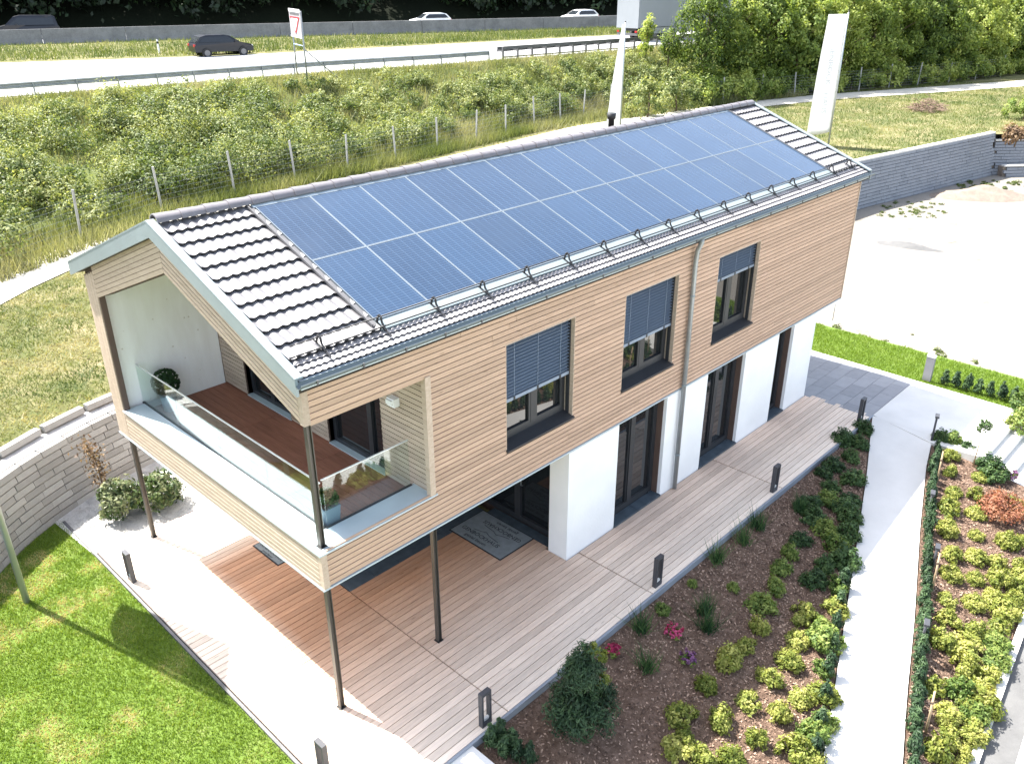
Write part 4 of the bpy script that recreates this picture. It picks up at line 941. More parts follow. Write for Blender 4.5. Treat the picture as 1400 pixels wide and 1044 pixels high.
banner('banner', tuple(P1), 6.2, .4, 1.5, .25, math.radians(183), 'narrow white banner seen edge-on behind the roof ridge')
banner('banner', (-2.41, 6.48, -.06), 8.1, 3.75, 1.0, 1.2, math.radians(55), 'pole on the front lawn with its banner high overhead', r=.06)

# ------------------------------------------------------------------ fence, guard rails, barrier
fence = empty('wire_fence', (5.3, 22.5, 1.9), label='wire mesh fence on grey posts below the scrubby bank', cat='fence'); fo = Vector(fence.location)
FX = [-6, -2.5, 1.5, 5.34, 9.14, 12.6, 15.9, 19.0, 22.2, 25.4, 28.7, 31.5, 34.4, 37, 39.4, 42.4, 45.5, 48.5, 52, 55.5, 59, 62.5, 66, 69.5, 73, 77, 81, 85]
fpm = MB().box(-.035, .035, -.035, .035, -.2, 1.85).mesh('post', 'fencepost')
fp = []
for x in FX:
    y = y_fence(x)+(0.0 if x < 46 else -.6); z = z_plat(x, y) if x < 51 else 1.95; fp.append((x, y, z))
    inst('post', fpm, fence, (x-fo.x, y-fo.y, z-fo.z), (random.uniform(-.05, .05), random.uniform(-.06, .06), 0), (1, 1, random.uniform(.92, 1.05)))
for (a, b, c), (d, e, f) in zip(fp, fp[1:]):
    mb = MB()
    for k in range(8):
        z = .15+k*.2; mb.tube([(a-fo.x, b-fo.y, c+z-fo.z), (d-fo.x, e-fo.y, f+z-fo.z)], .0035, 3, cap=False)
    n = int(math.hypot(d-a, e-b)/.3)
    for i in range(1, n):
        t = i/n; x, y, z = a+(d-a)*t-fo.x, b+(e-b)*t-fo.y, c+(f-c)*t-fo.z; mb.tube([(x, y, z+.15), (x, y, z+1.55)], .0025, 3, cap=False)
    tag(mb.build('wire_mesh', 'wire', fence), kind='stuff')
def zrail(x): return 5.06
rail = empty('guard_rail', (10.9, y_rail(10.9), 5.06), label='single galvanised guard rail along the near edge of the motorway', cat='guard rail'); ro = Vector(rail.location)
gpm = MB().box(-.03, .03, -.05, .05, -.3, .72).mesh('post', 'galv')
prof = [(-.0, .44), (-.06, .47), (-.06, .53), (-.02, .56), (-.02, .62), (-.06, .65), (-.06, .71), (0, .75)]
x = -14.0; posts = []
while x < 40: posts.append((x, y_rail(x))); x += 2.02
for i, (x, y) in enumerate(posts): inst('post', gpm, rail, (x-ro.x, y-ro.y, 0))
for i in range(0, len(posts)-2, 2):
    (a, b), (c, d) = posts[i], posts[i+2]; mb = MB(); v = []
    for px, py in ((a, b), (c, d)): v += [(px-ro.x, py+.06+oy-ro.y, z) for oy, z in prof]
    n = len(prof); mb.add(v, [(k, k+1, n+k+1, n+k) for k in range(n-1)]+[(k+1, k, n+k, n+k+1) for k in range(0)], 0); mb.build('rail_beam', 'galv', rail)
rail2 = empty('guard_rail', (40.7, y_rail(40.7), 5.06), label='heavier double guard rail with close-set dark posts leading to the lorry', cat='guard rail'); ro = Vector(rail2.location)
x = 39.5; posts = []
while x < 96: posts.append((x, y_rail(x)-.3)); x += 1.35
gp2 = MB().box(-.05, .05, -.06, .06, -.3, .95).box(-.05, .05, .06, .6, .62, .72).mesh('post', 'galv_dark')
for x, y in posts: inst('post', gp2, rail2, (x-ro.x, y-ro.y, 0))
for i in range(0, len(posts)-3, 3):
    (a, b), (c, d) = posts[i], posts[i+3]
    for oy, z0, z1 in ((-.07, .78, .98), (.55, .6, .92), (-.07, .25, .33)):
        MB().hexa([(a-ro.x, b+oy-.02-ro.y, z0), (c-ro.x, d+oy-.02-ro.y, z0), (c-ro.x, d+oy+.03-ro.y, z0), (a-ro.x, b+oy+.03-ro.y, z0)], [(a-ro.x, b+oy-.02-ro.y, z1), (c-ro.x, d+oy-.02-ro.y, z1), (c-ro.x, d+oy+.03-ro.y, z1), (a-ro.x, b+oy+.03-ro.y, z1)]).build('rail_beam', 'galv_dark', rail2)
bar = empty('concrete_barrier', (19, y_barr(19), 5.5), label='long weathered concrete barrier dividing the carriageways', cat='barrier'); bo = Vector(bar.location)
for x in np.arange(-56, 150, 6.0):
    a = Vector((x, y_barr(x))); b = Vector((x+5.97, y_barr(x+5.97))); n = (b-a).normalized(); n = Vector((-n.y, n.x))
    q = lambda p, d, z: (p.x+n.x*d-bo.x, p.y+n.y*d-bo.y, z)
    mb = MB().hexa([q(a, -.3, -.3), q(b, -.3, -.3), q(b, .3, -.3), q(a, .3, -.3)], [q(a, -.18, .3), q(b, -.18, .3), q(b, .18, .3), q(a, .18, .3)])
    mb.hexa([q(a, -.18, .3), q(b, -.18, .3), q(b, .18, .3), q(a, .18, .3)], [q(a, -.11, 1.12), q(b, -.11, 1.12), q(b, .11, 1.12), q(a, .11, 1.12)])
    mb.build('barrier_element', 'barrier', bar)
for u, v in ((218, 74),):
    P = gp(u, v, 5.36); dl = empty('delineator_post', tuple(P), label='small white delineator post in the median grass', cat='post')
    MB().hexa([(-.06, -.05, -.1), (.06, -.05, -.1), (.06, .05, -.1), (-.06, .05, -.1)], [(-.05, -.04, 1.0), (.05, -.04, .95), (.05, .04, .95), (-.05, .04, 1.0)]).build('post_body', 'sign_white', dl)
    MB().box(-.062, .062, -.052, .052, .7, .85).build('band', 'black_metal', dl)

# motorway sign
sa, sb = gp(407, 107.5, 5.02), gp(420.6, 113.0, 5.02); sc = gp(462.5, 107, 5.02)
sign = empty('road_sign', tuple((sa+sb)/2), label='give-way road sign on two tall steel posts behind the guard rail', cat='sign'); so = np.array(sign.location)
A = sa-so; B = sb-so
for P in (A, B): MB().tube([(P[0], P[1], -.2), (P[0], P[1], 3.7)], .045, 8).build('post', 'galv', sign)
MB().tube([(B[0], B[1], 1.75), tuple(sc-so)], .035, 6).build('brace', 'galv', sign)
MB().tube([(A[0], A[1], 1.9), (B[0], B[1], 1.9)], .03, 6).build('crossbar', 'sign_blue', sign)
dv = Vector(B-A); wd_ = dv.length; dv.normalize(); pn = Vector((-abs(dv.y), 0, 0))
nn = Vector((dv.y, -dv.x, 0)).normalized()
if nn.x > 0: nn = -nn
def spl(s0, s1, z0, z1, d0, d1):
    q = lambda s, z, d: tuple(Vector(A)+dv*s+nn*d+Vector((0, 0, z)))
    return [q(s0, z0, d0), q(s1, z0, d0), q(s1, z0, d1), q(s0, z0, d1)], [q(s0, z1, d0), q(s1, z1, d0), q(s1, z1, d1), q(s0, z1, d1)]
e = .12
MB().hexa(*spl(-e, wd_+e, 2.35, 3.72, .05, .08)).build('sign_panel', 'sign_back', sign)
MB().hexa(*spl(-e, wd_+e, 3.62, 3.78, .081, .095)).build('panel_border', 'sign_white', sign); MB().hexa(*spl(-e, wd_+e, 2.3, 2.38, .081, .095)).build('panel_border', 'sign_white', sign)
MB().hexa(*spl(0.1, wd_-.1, 3.46, 3.58, .082, .09)).build('panel_label', 'galv_dark', sign)
def tri(k, d0, d1, mat, nm):
    c = wd_/2; q = lambda s, z, d: tuple(Vector(A)+dv*s+nn*d+Vector((0, 0, z))); zc = 3.05; hw = (wd_/2-.05)*k
    T = [(c-hw, zc+.33*k), (c+hw, zc+.33*k), (c, zc-.58*k)]
    MB().add([q(s, z, d0) for s, z in T]+[q(s, z, d1) for s, z in T], [(0, 1, 2), (5, 4, 3), (0, 3, 4, 1), (1, 4, 5, 2), (2, 5, 3, 0)]).build(nm, mat, sign)
tri(1.0, .081, .10, 'sign_red', 'sign_triangle'); tri(.72, .1, .11, 'sign_white', 'sign_triangle_face')

# ------------------------------------------------------------------ vehicles
def car(loc, rz, paint, label, kind='hatch', group=None):
    root = empty('van' if kind == 'van' else 'car', loc, rz, label=label, cat='van' if kind == 'van' else 'car', group=group)
    if kind == 'van':
        prof = [(-2.45, .35), (-2.5, .9), (-2.4, 1.05), (-2.25, 1.75), (-2.0, 1.88), (.5, 1.92), (1.0, 1.8), (1.75, 1.15), (2.4, .98), (2.5, .7), (2.45, .32)]; belt = 1.08; w = .95
        glass = [(-2.15, 1.12), (-2.0, 1.70), (.65, 1.74), (1.5, 1.15)]; wx = (-1.5, 1.55); wr = .34
    else:
        prof = [(-2.05, .38), (-2.12, .8), (-2.0, .98), (-1.6, 1.38), (-1.2, 1.47), (.1, 1.47), (.5, 1.38), (1.15, .98), (1.9, .82), (2.12, .62), (2.08, .34)]; belt = .93; w = .88
        glass = [(-1.78, 1.02), (-1.42, 1.36), (.3, 1.37), (.95, .99)]; wx = (-1.3, 1.32); wr = .32
    v = []; n = len(prof)
    def wd(z): return w if z < belt else w-(z-belt)*.38
    for f_, sgn in ((1, -1), (.0, 0), (1, 1)):
        pass
    for s in (-1, 1): v += [(x, s*wd(z)*(.9 if abs(x) > 2.0 else 1), z) for x, z in prof]
    mb = MB(); mb.add(v, [tuple(range(n))[::-1], tuple(range(n, 2*n))]+[(i, (i+1) % n, n+(i+1) % n, n+i) for i in range(n)], 0)
    body = mb.build('body', paint, root)
    for s in (-1, 1):
        g = [(x, s*(wd(z)+.008), z) for x, z in glass]; g2 = [(x, s*(wd(z)-.01), z) for x, z in glass]
        MB().add(g+g2, [(0, 1, 2, 3) if s < 0 else (3, 2, 1, 0), (7, 6, 5, 4), (0, 4, 5, 1), (1, 5, 6, 2), (2, 6, 7, 3), (3, 7, 4, 0)]).build('side_window', 'car_glass', root)
        xm = sum(p[0] for p in glass)/4
        MB().box(xm-.04, xm+.04, s*w*.9-.05, s*(wd(belt+.2)+.012), belt+.04, belt+.06).build('door_pillar', paint, root)
    a, b = (prof[7], prof[6]) if kind != 'van' else (prof[7], prof[6])
    ins = .08
    MB().add([(a[0]+.012, -wd(a[1])+ins, a[1]+.02), (a[0]+.012, wd(a[1])-ins, a[1]+.02), (b[0]+.012, wd(b[1])-ins, b[1]+.01), (b[0]+.012, -wd(b[1])+ins, b[1]+.01)], [(0, 1, 2, 3)]).build('windscreen', 'car_glass', root)
    c, d = prof[2], prof[3]
    MB().add([(c[0]-.012, -wd(c[1])+ins, c[1]+.03), (c[0]-.012, wd(c[1])-ins, c[1]+.03), (d[0]-.012, wd(d[1])-ins, d[1]), (d[0]-.012, -wd(d[1])+ins, d[1])], [(3, 2, 1, 0)]).build('rear_window', 'car_glass', root)
    for x in wx:
        for s in (-1, 1):
            wh = MB().tube([(x, s*(w-.20), wr), (x, s*(w+.012), wr)], wr, 18).build('wheel', 'tyre', root)
            MB().tube([(x, s*(w+.0), wr), (x, s*(w+.02), wr)], wr*.62, 12).build('rim', 'rim', wh)
    for s in (-1, 1):
        MB().box(prof[1][0]+.0, prof[1][0]+.1, s*w*.75-.13, s*w*.75+.13, .74, .9).build('tail_light', 'tail', root)
        MB().box(prof[9][0]-.22, prof[9][0]-.02, s*w*.7-.16, s*w*.7+.16, .60, .74).build('headlight', 'headlamp', root)
        MB().box(.75, .9, s*(w+.02)-.08, s*(w+.02)+.08, belt+.05, belt+.18).build('mirror', paint, root)
    return root
def road_dir(f, x): return math.atan2(f(x+1)-f(x-1), 2)
P = gp(304, 77, 5.22); car(tuple(P), road_dir(y_far, P[0])*.75, 'car_dark', 'dark blue hatchback driving on the near carriageway past the guard rail')
P = gp(42, 53, 5.52); car(tuple(P), math.pi+road_dir(y_barr, P[0]), 'car_dark', 'dark people carrier half hidden behind the concrete barrier', 'van')
P = gp(588, 39, 5.52); car(tuple(P), math.pi+road_dir(y_barr, P[0]), 'car_white', 'white hatchback above the barrier in front of the dark wood', group='white cars behind the barrier')
P = gp(792, 33, 5.52); car(tuple(P), math.pi+road_dir(y_barr, P[0]), 'car_white', 'white hatchback behind the barrier, close to the lorry', group='white cars behind the barrier')
P = gp(1393, 8, 5.5); car(tuple(P), math.pi+road_dir(y_barr, P[0]), 'car_white', 'pale car glimpsed above the far end of the tree belt')
P = gp(872, 58, 5.15); lr = empty('lorry', tuple(P), road_dir(y_rail, P[0]), label='pale box-trailer lorry on the motorway behind young trees', cat='lorry')
MB().box(0, 13.6, 0, 2.55, 1.15, 4.05).build('trailer_box', 'trailer', lr); MB().box(.3, 13.2, .5, 2.05, .85, 1.14).build('chassis', 'anthracite', lr)
MB().box(1.0, 12.0, -.02, .02, .62, 1.1).build('side_guard', 'galv', lr)
MB().box(-.06, 0, .02, 2.53, 1.1, 4.05).build('rear_door', 'trailer', lr); MB().box(-.05, .1, .1, 2.45, .5, .7).build('bumper', 'galv_dark', lr)
for x in (2.2, 3.5, 4.8, 12.6, 16.2):
    for y in (.18, 2.37): wh = MB().tube([(x, y-.16, .5), (x, y+.16, .5)], .5, 18).build('wheel', 'tyre', lr); MB().tube([(x, y-.165, .5), (x, y+.165, .5)], .28, 12).build('rim', 'rim', wh)
MB().hexa([(14.2, .05, .7), (16.4, .05, .7), (16.4, 2.5, .7), (14.2, 2.5, .7)], [(14.2, .1, 3.6), (16.1, .1, 3.4), (16.1, 2.45, 3.4), (14.2, 2.45, 3.6)]).build('cab', 'car_white', lr)
MB().box(16.28, 16.32, .3, 2.25, 1.9, 3.0).build('windscreen', 'car_glass', lr)
for y in (.1, 2.2): MB().box(-.08, -.055, y, y+.25, .75, .9).build('tail_light', 'tail', lr)

# ------------------------------------------------------------------ planting
z9 = lambda x, y: (920+x/2.9, 684+y/2.9)
def place_bed(u, v): return gp(u, v, z_bed)
shr = {}
def variants(key, mat, n, **kw): shr[key] = [crown('foliage', mat, **kw) for _ in range(n)]
variants('yellow', 'lf_shrub', 4, nc=60, nl=34, rad=(.22, .22, .26), cr=.07, leaf=.055, asp=.5, zoff=.05, bottom=-.1)
variants('green', 'lf_shrub2', 4, nc=60, nl=34, rad=(.24, .24, .28), cr=.075, leaf=.055, asp=.5, zoff=.05, bottom=-.1)
variants('dark', 'lf_dark', 3, nc=60, nl=34, rad=(.25, .25, .30), cr=.075, leaf=.055, asp=.5, zoff=.05, bottom=-.1)
stem_me = MB()
for k in range(5):
    a = k*1.26; stem_me.tube([(0.02*math.cos(a), 0.02*math.sin(a), -.06), (.08*math.cos(a), .08*math.sin(a), .12), (.14*math.cos(a), .14*math.sin(a), .24)], [.009, .007, .004], 5)
stem_me = stem_me.mesh('stem', 'bark')
def shrub(u, v, key, sc, label, group, cat='shrub', name='shrub'):
    P = place_bed(u, v); root = empty(name, tuple(P), random.random()*6.28, label=label, cat=cat, group=group)
    s = sc*random.uniform(.78, 1.18); root.scale = (s*random.uniform(.82, 1.22), s*random.uniform(.82, 1.22), s*random.uniform(.75, 1.2))
    inst('foliage', random.choice(shr[key]), root); inst('stem', stem_me, root); return root
LB = 'yellow-green mounded shrub on sunlit bark mulch between deck and path'
for x, y in ((130, 745), (35, 865), (190, 885), (330, 960), (120, 1035), (20, 1000), (290, 590), (215, 650), (340, 515), (380, 715), (300, 805), (420, 860), (510, 800), (460, 650), (490, 565), (510, 465), (230, 1040), (40, 960)):
    shrub(*z9(x, y), 'yellow', .98, LB, 'yellow-green shrubs in the bed beside the deck')
LB = 'leafy pale shrub overhanging the edge of the white path'
for x, y in ((600, 570), (590, 680), (640, 440), (600, 780), (560, 950), (480, 1015), (585, 500), (650, 350), (540, 1030), (600, 890)):
    shrub(*z9(x, y), random.choice(('yellow', 'green')), 1.05, LB, 'pale shrubs along the path edge')
LB = 'dark green shrub in the shaded mulch between deck and path'
for x, y in ((350, 430), (400, 360), (430, 280), (465, 220), (510, 165), (555, 80), (600, 270), (560, 330), (640, 200), (680, 250), (690, 150), (705, 80), (665, 40), (600, 130), (520, 30), (620, 10), (700, 10)):
    shrub(*z9(x, y), 'dark' if random.random() < .6 else 'green', 0.98, LB, 'dark shrubs in the shade of the house')
for x, y in ((1150, 605), (1163, 630), (1140, 640), (1175, 610), (1125, 650), (1135, 670), (1165, 660), (1180, 590), (1110, 690)):
    shrub(x, y, 'dark', 1.0, LB, 'dark shrubs in the shade of the house')
LB = 'small yellow-green shrub in the sunny bed across the path'
for x, y in ((1095, 35), (1195, 55), (1085, 130), (1200, 148), (1320, 178), (1105, 228), (1200, 235), (1280, 258), (1100, 308), (1195, 322), (1290, 330), (1370, 350), (1375, 262), (1085, 400), (1190, 420), (1270, 405), (1350, 412), (1090, 490)):
    shrub(*z9(x, y), 'yellow', .9, LB, 'small shrubs across the path')
for x, y in ((1297, 626), (1298, 648), (1303, 675), (1298, 700), (1338, 655), (1333, 682), (1333, 706), (1392, 700), (1396, 745), (1398, 790)):
    shrub(x, y, 'yellow', .9, LB, 'small shrubs across the path')
LB = 'bushy green shrub crowding the kerb side of the sunny bed'
for x, y in ((1200, 535), (1300, 510), (1060, 565), (1150, 600), (1270, 640), (1150, 675), (1040, 755), (1130, 765), (1240, 705), (1210, 790), (1080, 865), (1190, 870), (1100, 950), (1180, 950), (1050, 1010), (1140, 1030), (1260, 560), (1310, 450), (1290, 590), (1160, 820), (1230, 840), (1200, 920)):
    shrub(*z9(x, y), random.choice(('green', 'yellow', 'yellow')), 1.08, LB, 'bushy shrubs beside the kerb')
# low conifers along the path and the strip
cn = []
for _ in range(4):
    p, nr, t = clumps(34, 26, (.10, .10, .25), .055, bottom=-.9, shell=.6); p[:, 2] += .27; p[:, :2] *= (1.25-p[:, 2:3]*1.3).clip(.35, 1.3); n = len(p)
    cn.append(leaf_mesh('foliage', p, nr, rng.normal(size=(n, 3))*.5+np.array([0, 0, 1.0]), .07*(.6+.8*rng.random(n)), .022*np.ones(n), t, 'lf_pine', .2))
cone_stem = MB().tube([(0, 0, -.05), (0, 0, .3)], .012, 5).mesh('stem', 'bark')
def conifer(P, sc, label, group):
    root = empty('dwarf_conifer', tuple(P), random.random()*6.28, label=label, cat='conifer', group=group); root.scale = (sc*1.1, sc*1.1, sc)
    inst('foliage', random.choice(cn), root); inst('stem', cone_stem, root)
x = 3.2
while x < 15.0:
    y = y_pr(x)-.16; conifer((x, y+random.uniform(-.03, .03), z_bed(x, y)), random.uniform(.7, 1.05), 'low dark conifer in the hedge row along the right side of the path', 'conifer hedge beside the path'); x += .235
for k in range(9):
    x = 18.86+.02*k; y = -2.55-.29*k; conifer((x, y, z_gs(x, y)-.02), random.uniform(.95, 1.15), 'small upright conifer in the row between grass strip and pale landing', 'conifers by the grass strip')
x = 4.6
while x < 9.5:
    y = y_pl(x)+.14; conifer((x, y, z_bed(x, y)), random.uniform(.8, 1.05), 'low conifer in the edging row left of the path', 'conifers on the left path edge'); x += .55
for u, v in ((672, 1020), (690, 1035), (708, 1040), (684, 1012), (725, 1044), (700, 1026)):
    conifer(place_bed(u, v), .9, 'dark feathery conifer beside the concrete block and bollard', 'conifers by the concrete block')
# big dark conifer by the deck
P = place_bed(792, 992); bc = empty('pine_bush', tuple(P), 0.4, label='large dark pine bush with pale tips beside the deck edge', cat='bush')
p1, n1, t1_ = clumps(150, 60, (.60, .55, .42), .16, bottom=-.3, shell=.55); p1[:, 2] += .42
p2, n2, t2_ = clumps(80, 60, (.34, .32, .62), .13, bottom=-.3, shell=.5); p2[:, 2] += 1.02; p2[:, 0] += .05
p = np.vstack([p1, p2]); n = len(p)
inst('foliage', leaf_mesh('foliage', p, np.vstack([n1, n2]), rng.normal(size=(n, 3))+p*np.array([1.2, 1.2, .6]), .085*(.6+.8*rng.random(n)), .022*np.ones(n), np.concatenate([t1_, t2_]), 'lf_pine', .2), bc)
tp = []
for c in ((.2, -.12, 1.45), (.28, .0, 1.28), (.1, -.3, .98), (.22, -.28, 1.35)):
    q, nq, tq = clumps(6, 40, (.09, .09, .08), .05); tp.append((q+np.array(c), nq, tq))
q = np.vstack([a[0] for a in tp]); n = len(q)
inst('pale_tips', leaf_mesh('pale_tips', q, np.vstack([a[1] for a in tp]), rng.normal(size=(n, 3)), .06*np.ones(n), .022*np.ones(n), np.concatenate([a[2] for a in tp]), 'lf_shrub', .2), bc)
MB().tube([(0, 0, -.1), (.02, 0, .6), (.05, 0, 1.3)], [.05, .04, .02], 7).build('trunk', 'bark', bc)
# grass tufts and flowers
def tuft(u, v, h, label, n=130):
    P = place_bed(u, v); root = empty('ornamental_grass', tuple(P), 0, label=label, cat='grass', group='ornamental grasses beside the deck')
    pos = np.zeros((n, 3)); pos[:, :2] = rng.normal(size=(n, 2))*.07; b = blades('blades', pos, h*(.5+.6*rng.random(n)), .016*np.ones(n), rng.random(n), 'lf_grassy', .4)
    inst('blades', b, root)
for x, y in ((877, 862), (884, 916), (1036, 722), (980, 768), (962, 838), (1015, 742), (966, 860), (1095, 700)): tuft(x, y, .5, 'slender green ornamental grass tuft in mulch beside the deck edge')
def flower(u, v, key, label, r=.13):
    P = place_bed(u, v); root = empty('flowering_plant', tuple(P), random.random()*6, label=label, cat='flower')
    inst('foliage', crown('foliage', 'lf_shrub2', 14, 18, (r, r, r*.9), .05, .05, zoff=.05), root)
    inst('flowers', crown('flowers', key, 22, 16, (r*1.15, r*1.15, r*.9), .035, .04, .8, zoff=.10), root)
flower(921, 868, 'petal_pink', 'pink flowering plant in mulch behind the bollard', .15); flower(838, 894, 'petal_pink', 'small pink-flowered plant beside the pine bush', .12); flower(940, 905, 'petal_purple', 'purple flowering plant among shaded mulch', .14)
flower(1383, 655, 'petal_purple', 'dusky purple plant at the foot of the stairs', .14)
for u, v in ((905, 836), (946, 800), (1002, 806), (1000, 905)): shrub(u, v, 'green', .5, 'tiny bright green seedling shrub in mulch close to the deck', 'tiny seedlings in the mulch')
# red maple, saplings, stakes
P = place_bed(1368, 705); rm = empty('red_maple', tuple(P), 0, label='low spreading red-leaved maple in the sunny bed', cat='shrub')
inst('foliage', crown('foliage', 'lf_red', 90, 34, (.55, .5, .38), .12, .06, .5, zoff=.18, bottom=-.1), rm)
mb = MB()
for k in range(7):
    a = k*.9; mb.tube([(0, 0, -.05), (.15*math.cos(a), .15*math.sin(a), .25), (.35*math.cos(a), .35*math.sin(a), .42)], [.02, .014, .006], 5)
mb.build('branches', 'bark', rm)
P = place_bed(1330, 638); sp = empty('young_tree', tuple(P), 0, label='staked young standard tree with tiny crown beside the stairs', cat='tree')
MB().tube([(0, 0, -.1), (.02, .0, .6), (.06, 0, 1.0)], [.018, .014, .01], 6).build('trunk', 'stake', sp); inst('crown', crown('crown', 'lf_dark', 30, 22, (.17, .17, .18), .06, .05, zoff=1.12, bottom=-.9), sp)
for k, (b, t) in enumerate((((1280, 663), (1286, 625)), ((1274, 808), (1281, 754)), ((1265, 1003), (1278, 958)))):
    P = place_bed(*b); st = empty('wooden_stake', tuple(P), 0, label=('leaning wooden stake near the top path light', 'leaning wooden stake half way down the path hedge', 'leaning wooden stake among bushy shrubs at the low end of the bed')[k], cat='stake')
    MB().tube([(0, 0, -.1), (.03, .02, .45), (.08, .05, .85)], [.022, .02, .017], 6).build('stake_pole', 'stake', st); MB().tube([(.055, .035, .62), (.06, .037, .66)], .03, 6).build('tie', 'bark', st)
# shrubs by the corner of the landing
for u, v, k, s in ((1300, 606, 'green', 1.3), (1322, 617, 'dark', .9), (1352, 640, 'dark', 1.3), (1358, 655, 'dark', 1.2), (1285, 603, 'dark', 1.1), (1380, 690, 'green', 1.0)):
    shrub(u, v, k, s, 'green shrub crowded at the upper end of the sunny bed', 'shrubs at the upper bed end')
for u, v in ((1392, 560), (1398, 585)): 
    P = gp(u, v, -.05); root = empty('shrub', tuple(P), 0, label='loose olive shrub beside the stairs and grass strip', cat='shrub', group='shrubs by the stairs'); inst('foliage', random.choice(shr['green']), root); inst('stem', stem_me, root); root.scale = (1.5, 1.5, 1.6)
# evergreens on the gravel, dry climber at the wall
for (x, y, s, lb) in ((.02, 7.95, 1.0, 'glossy evergreen shrub with white tips on gravel before the block wall'), (.78, 7.7, 1.05, 'rounder glossy evergreen shrub right behind the back steel post')):
    root = empty('evergreen_shrub', (x, y, -.03), s*3, label=lb, cat='shrub')
    inst('foliage', crown('foliage', 'lf_glossy', 85, 40, (.44*s, .44*s, .46*s), .13, .095, .45, zoff=.40, bottom=-.75), root); MB().tube([(0, 0, -.1), (.02, 0, .3), (.05, .03, .55)], [.03, .02, .01], 6).build('stem', 'bark', root)
root = empty('dry_climber', (.0, 8.85, -.03), 0, label='dry brown-leaved climber against the block wall behind the post', cat='climber')
pts = [(0, 0, 0), (.02, -.1, .5), (-.03, -.25, 1.0), (-.12, -.42, 1.45), (-.25, -.5, 1.75)]
MB().tube(pts, [.02, .016, .012, .009, .005], 6).build('stem', 'bark', root)
pp_ = np.array(pts); n = 420; i = rng.integers(1, 4, n); f = rng.random(n)[:, None]; q = pp_[i]*(1-f)+pp_[np.minimum(i+1, 4)]*f+rng.normal(size=(n, 3))*.10
inst('foliage', leaf_mesh('foliage', q, sph(n), rng.normal(size=(n, 3)), .08*(.6+.8*rng.random(n)), .04*np.ones(n), rng.random(n), 'lf_brown', .3), root)
# balcony planters
root = empty('planter', (.76, 6.08, 2.934), 0, label='dark clipped box ball in a pot against the white balcony wall', cat='planter')
MB().tube([(0, 0, 0), (0, 0, .36)], [.12, .16], 16).build('pot', 'pot', root)
p, nr, t = clumps(420, 26, (.25, .25, .25), .02, bottom=-2, shell=.96); p[:, 2] += .58; n = len(p); inst('foliage', leaf_mesh('foliage', p, nr, rng.normal(size=(n, 3)), .035*np.ones(n), .022*np.ones(n), t, 'lf_topiary', .2), root)
MB().tube([(0, 0, .1), (0, 0, .4)], .02, 6).build('stem', 'bark', root)
root = empty('planter', (.62, .66, 2.934), 0, label='tall blue-grey pot with clipped green bush in the balcony corner', cat='planter')
MB().hexa([(-.11, -.11, 0), (.11, -.11, 0), (.11, .11, 0), (-.11, .11, 0)], [(-.14, -.14, .40), (.14, -.14, .40), (.14, .14, .40), (-.14, .14, .40)]).build('pot', 'pot', root)
MB().box(-.12, .12, -.12, .12, .395, .405).build('soil', 'bark', root)
p, nr, t = clumps(110, 24, (.17, .17, .15), .03, bottom=-.4, shell=.9); p[:, 2] += .50; n = len(p); inst('foliage', leaf_mesh('foliage', p, nr, rng.normal(size=(n, 3)), .04*np.ones(n), .026*np.ones(n), t, 'lf_dark', .2), root)

# ------------------------------------------------------------------ grass, chips, gravel (uncountable)
def scatter(n, x0, x1, y0, y1, ok, h):
    x = x0+(x1-x0)*rng.random(n); y = y0+(y1-y0)*rng.random(n); k = np.array([ok(a, b) for a, b in zip(x, y)]); x, y = x[k], y[k]
    return np.stack([x, y, np.array([h(a, b) for a, b in zip(x, y)])], 1)
dry = [(gp(u, v, -.05)[:2], r) for u, v, r in ((25, 800, .55), (60, 765, .30), (85, 832, .40), (60, 845, .3), (125, 775, .2), (90, 915, .18), (175, 985, .25), (140, 812, .2), (20, 870, .2), (60, 1000, .3), (230, 965, .2))]
def dryness(x, y):
    d = max(0, nz(x, y, 1.1)*1.1-.12)+max(0, nz(x, y, 4.0, 3.3)*.5-.12)
    for c, r in dry:
        q = math.hypot(x-c[0], y-c[1])/r
        if q < 1.6: d = max(d, (1.3-q*.8)*(0.85+1.3*nz(x, y, 5, 7.7)))
    return min(1, d)
P = scatter(120000, -5.6, -.98, -2.6, 9.0, lambda x, y: y < y_wall(x)-.05, lambda x, y: -.06)
d = np.array([dryness(a, b) for a, b in P[:, :2]]); keep = rng.random(len(P)) > d*.25; P, d = P[keep], d[keep]; n = len(P)
inst('grass', blades('grass', P, (.045+.035*rng.random(n))*(1-.5*d), .014+.012*d, np.clip(.12+.36*rng.random(n)+.65*d, 0, 1), 'lf_lawn', .55), label='short green grass of the front lawn', kind='stuff')
P = scatter(42000, 18.5, 21.3, -6.5, 8, lambda x, y: x < 21.0+.25*nz(x, y, 2), z_gs); n = len(P)
inst('grass', blades('grass', P, .05+.05*rng.random(n), .02*np.ones(n), .22+.3*rng.random(n), 'lf_lawn', .5), label='short grass of the strip beside the bare site', kind='stuff')
def in_track(x, y):
    for (a, b, w), (c, d_, w2) in zip(trk, trk[1:]):
        if a <= x <= c: t = (x-a)/(c-a); return abs(y-(b+(d_-b)*t)) < w*.62
    return False
P = scatter(90000, -6, 9, 8.5, 24, lambda x, y: y_wall(x)+1.1 < y < y_fence(x)-.2 and not in_track(x, y), lambda x, y: z_plat(x, y)); n = len(P)
t = np.array([.5+.9*nz(a, b, .55)+.5*nz(a, b, 2.2, 4) for a, b in P[:, :2]])
inst('grass', blades('grass', P, .05+.09*rng.random(n), .022*np.ones(n), np.clip(t*.8+.12+.3*(rng.random(n)-.5), .05, 1), 'lf_meadow', .9), label='patchy mown meadow grass behind the block wall', kind='stuff')
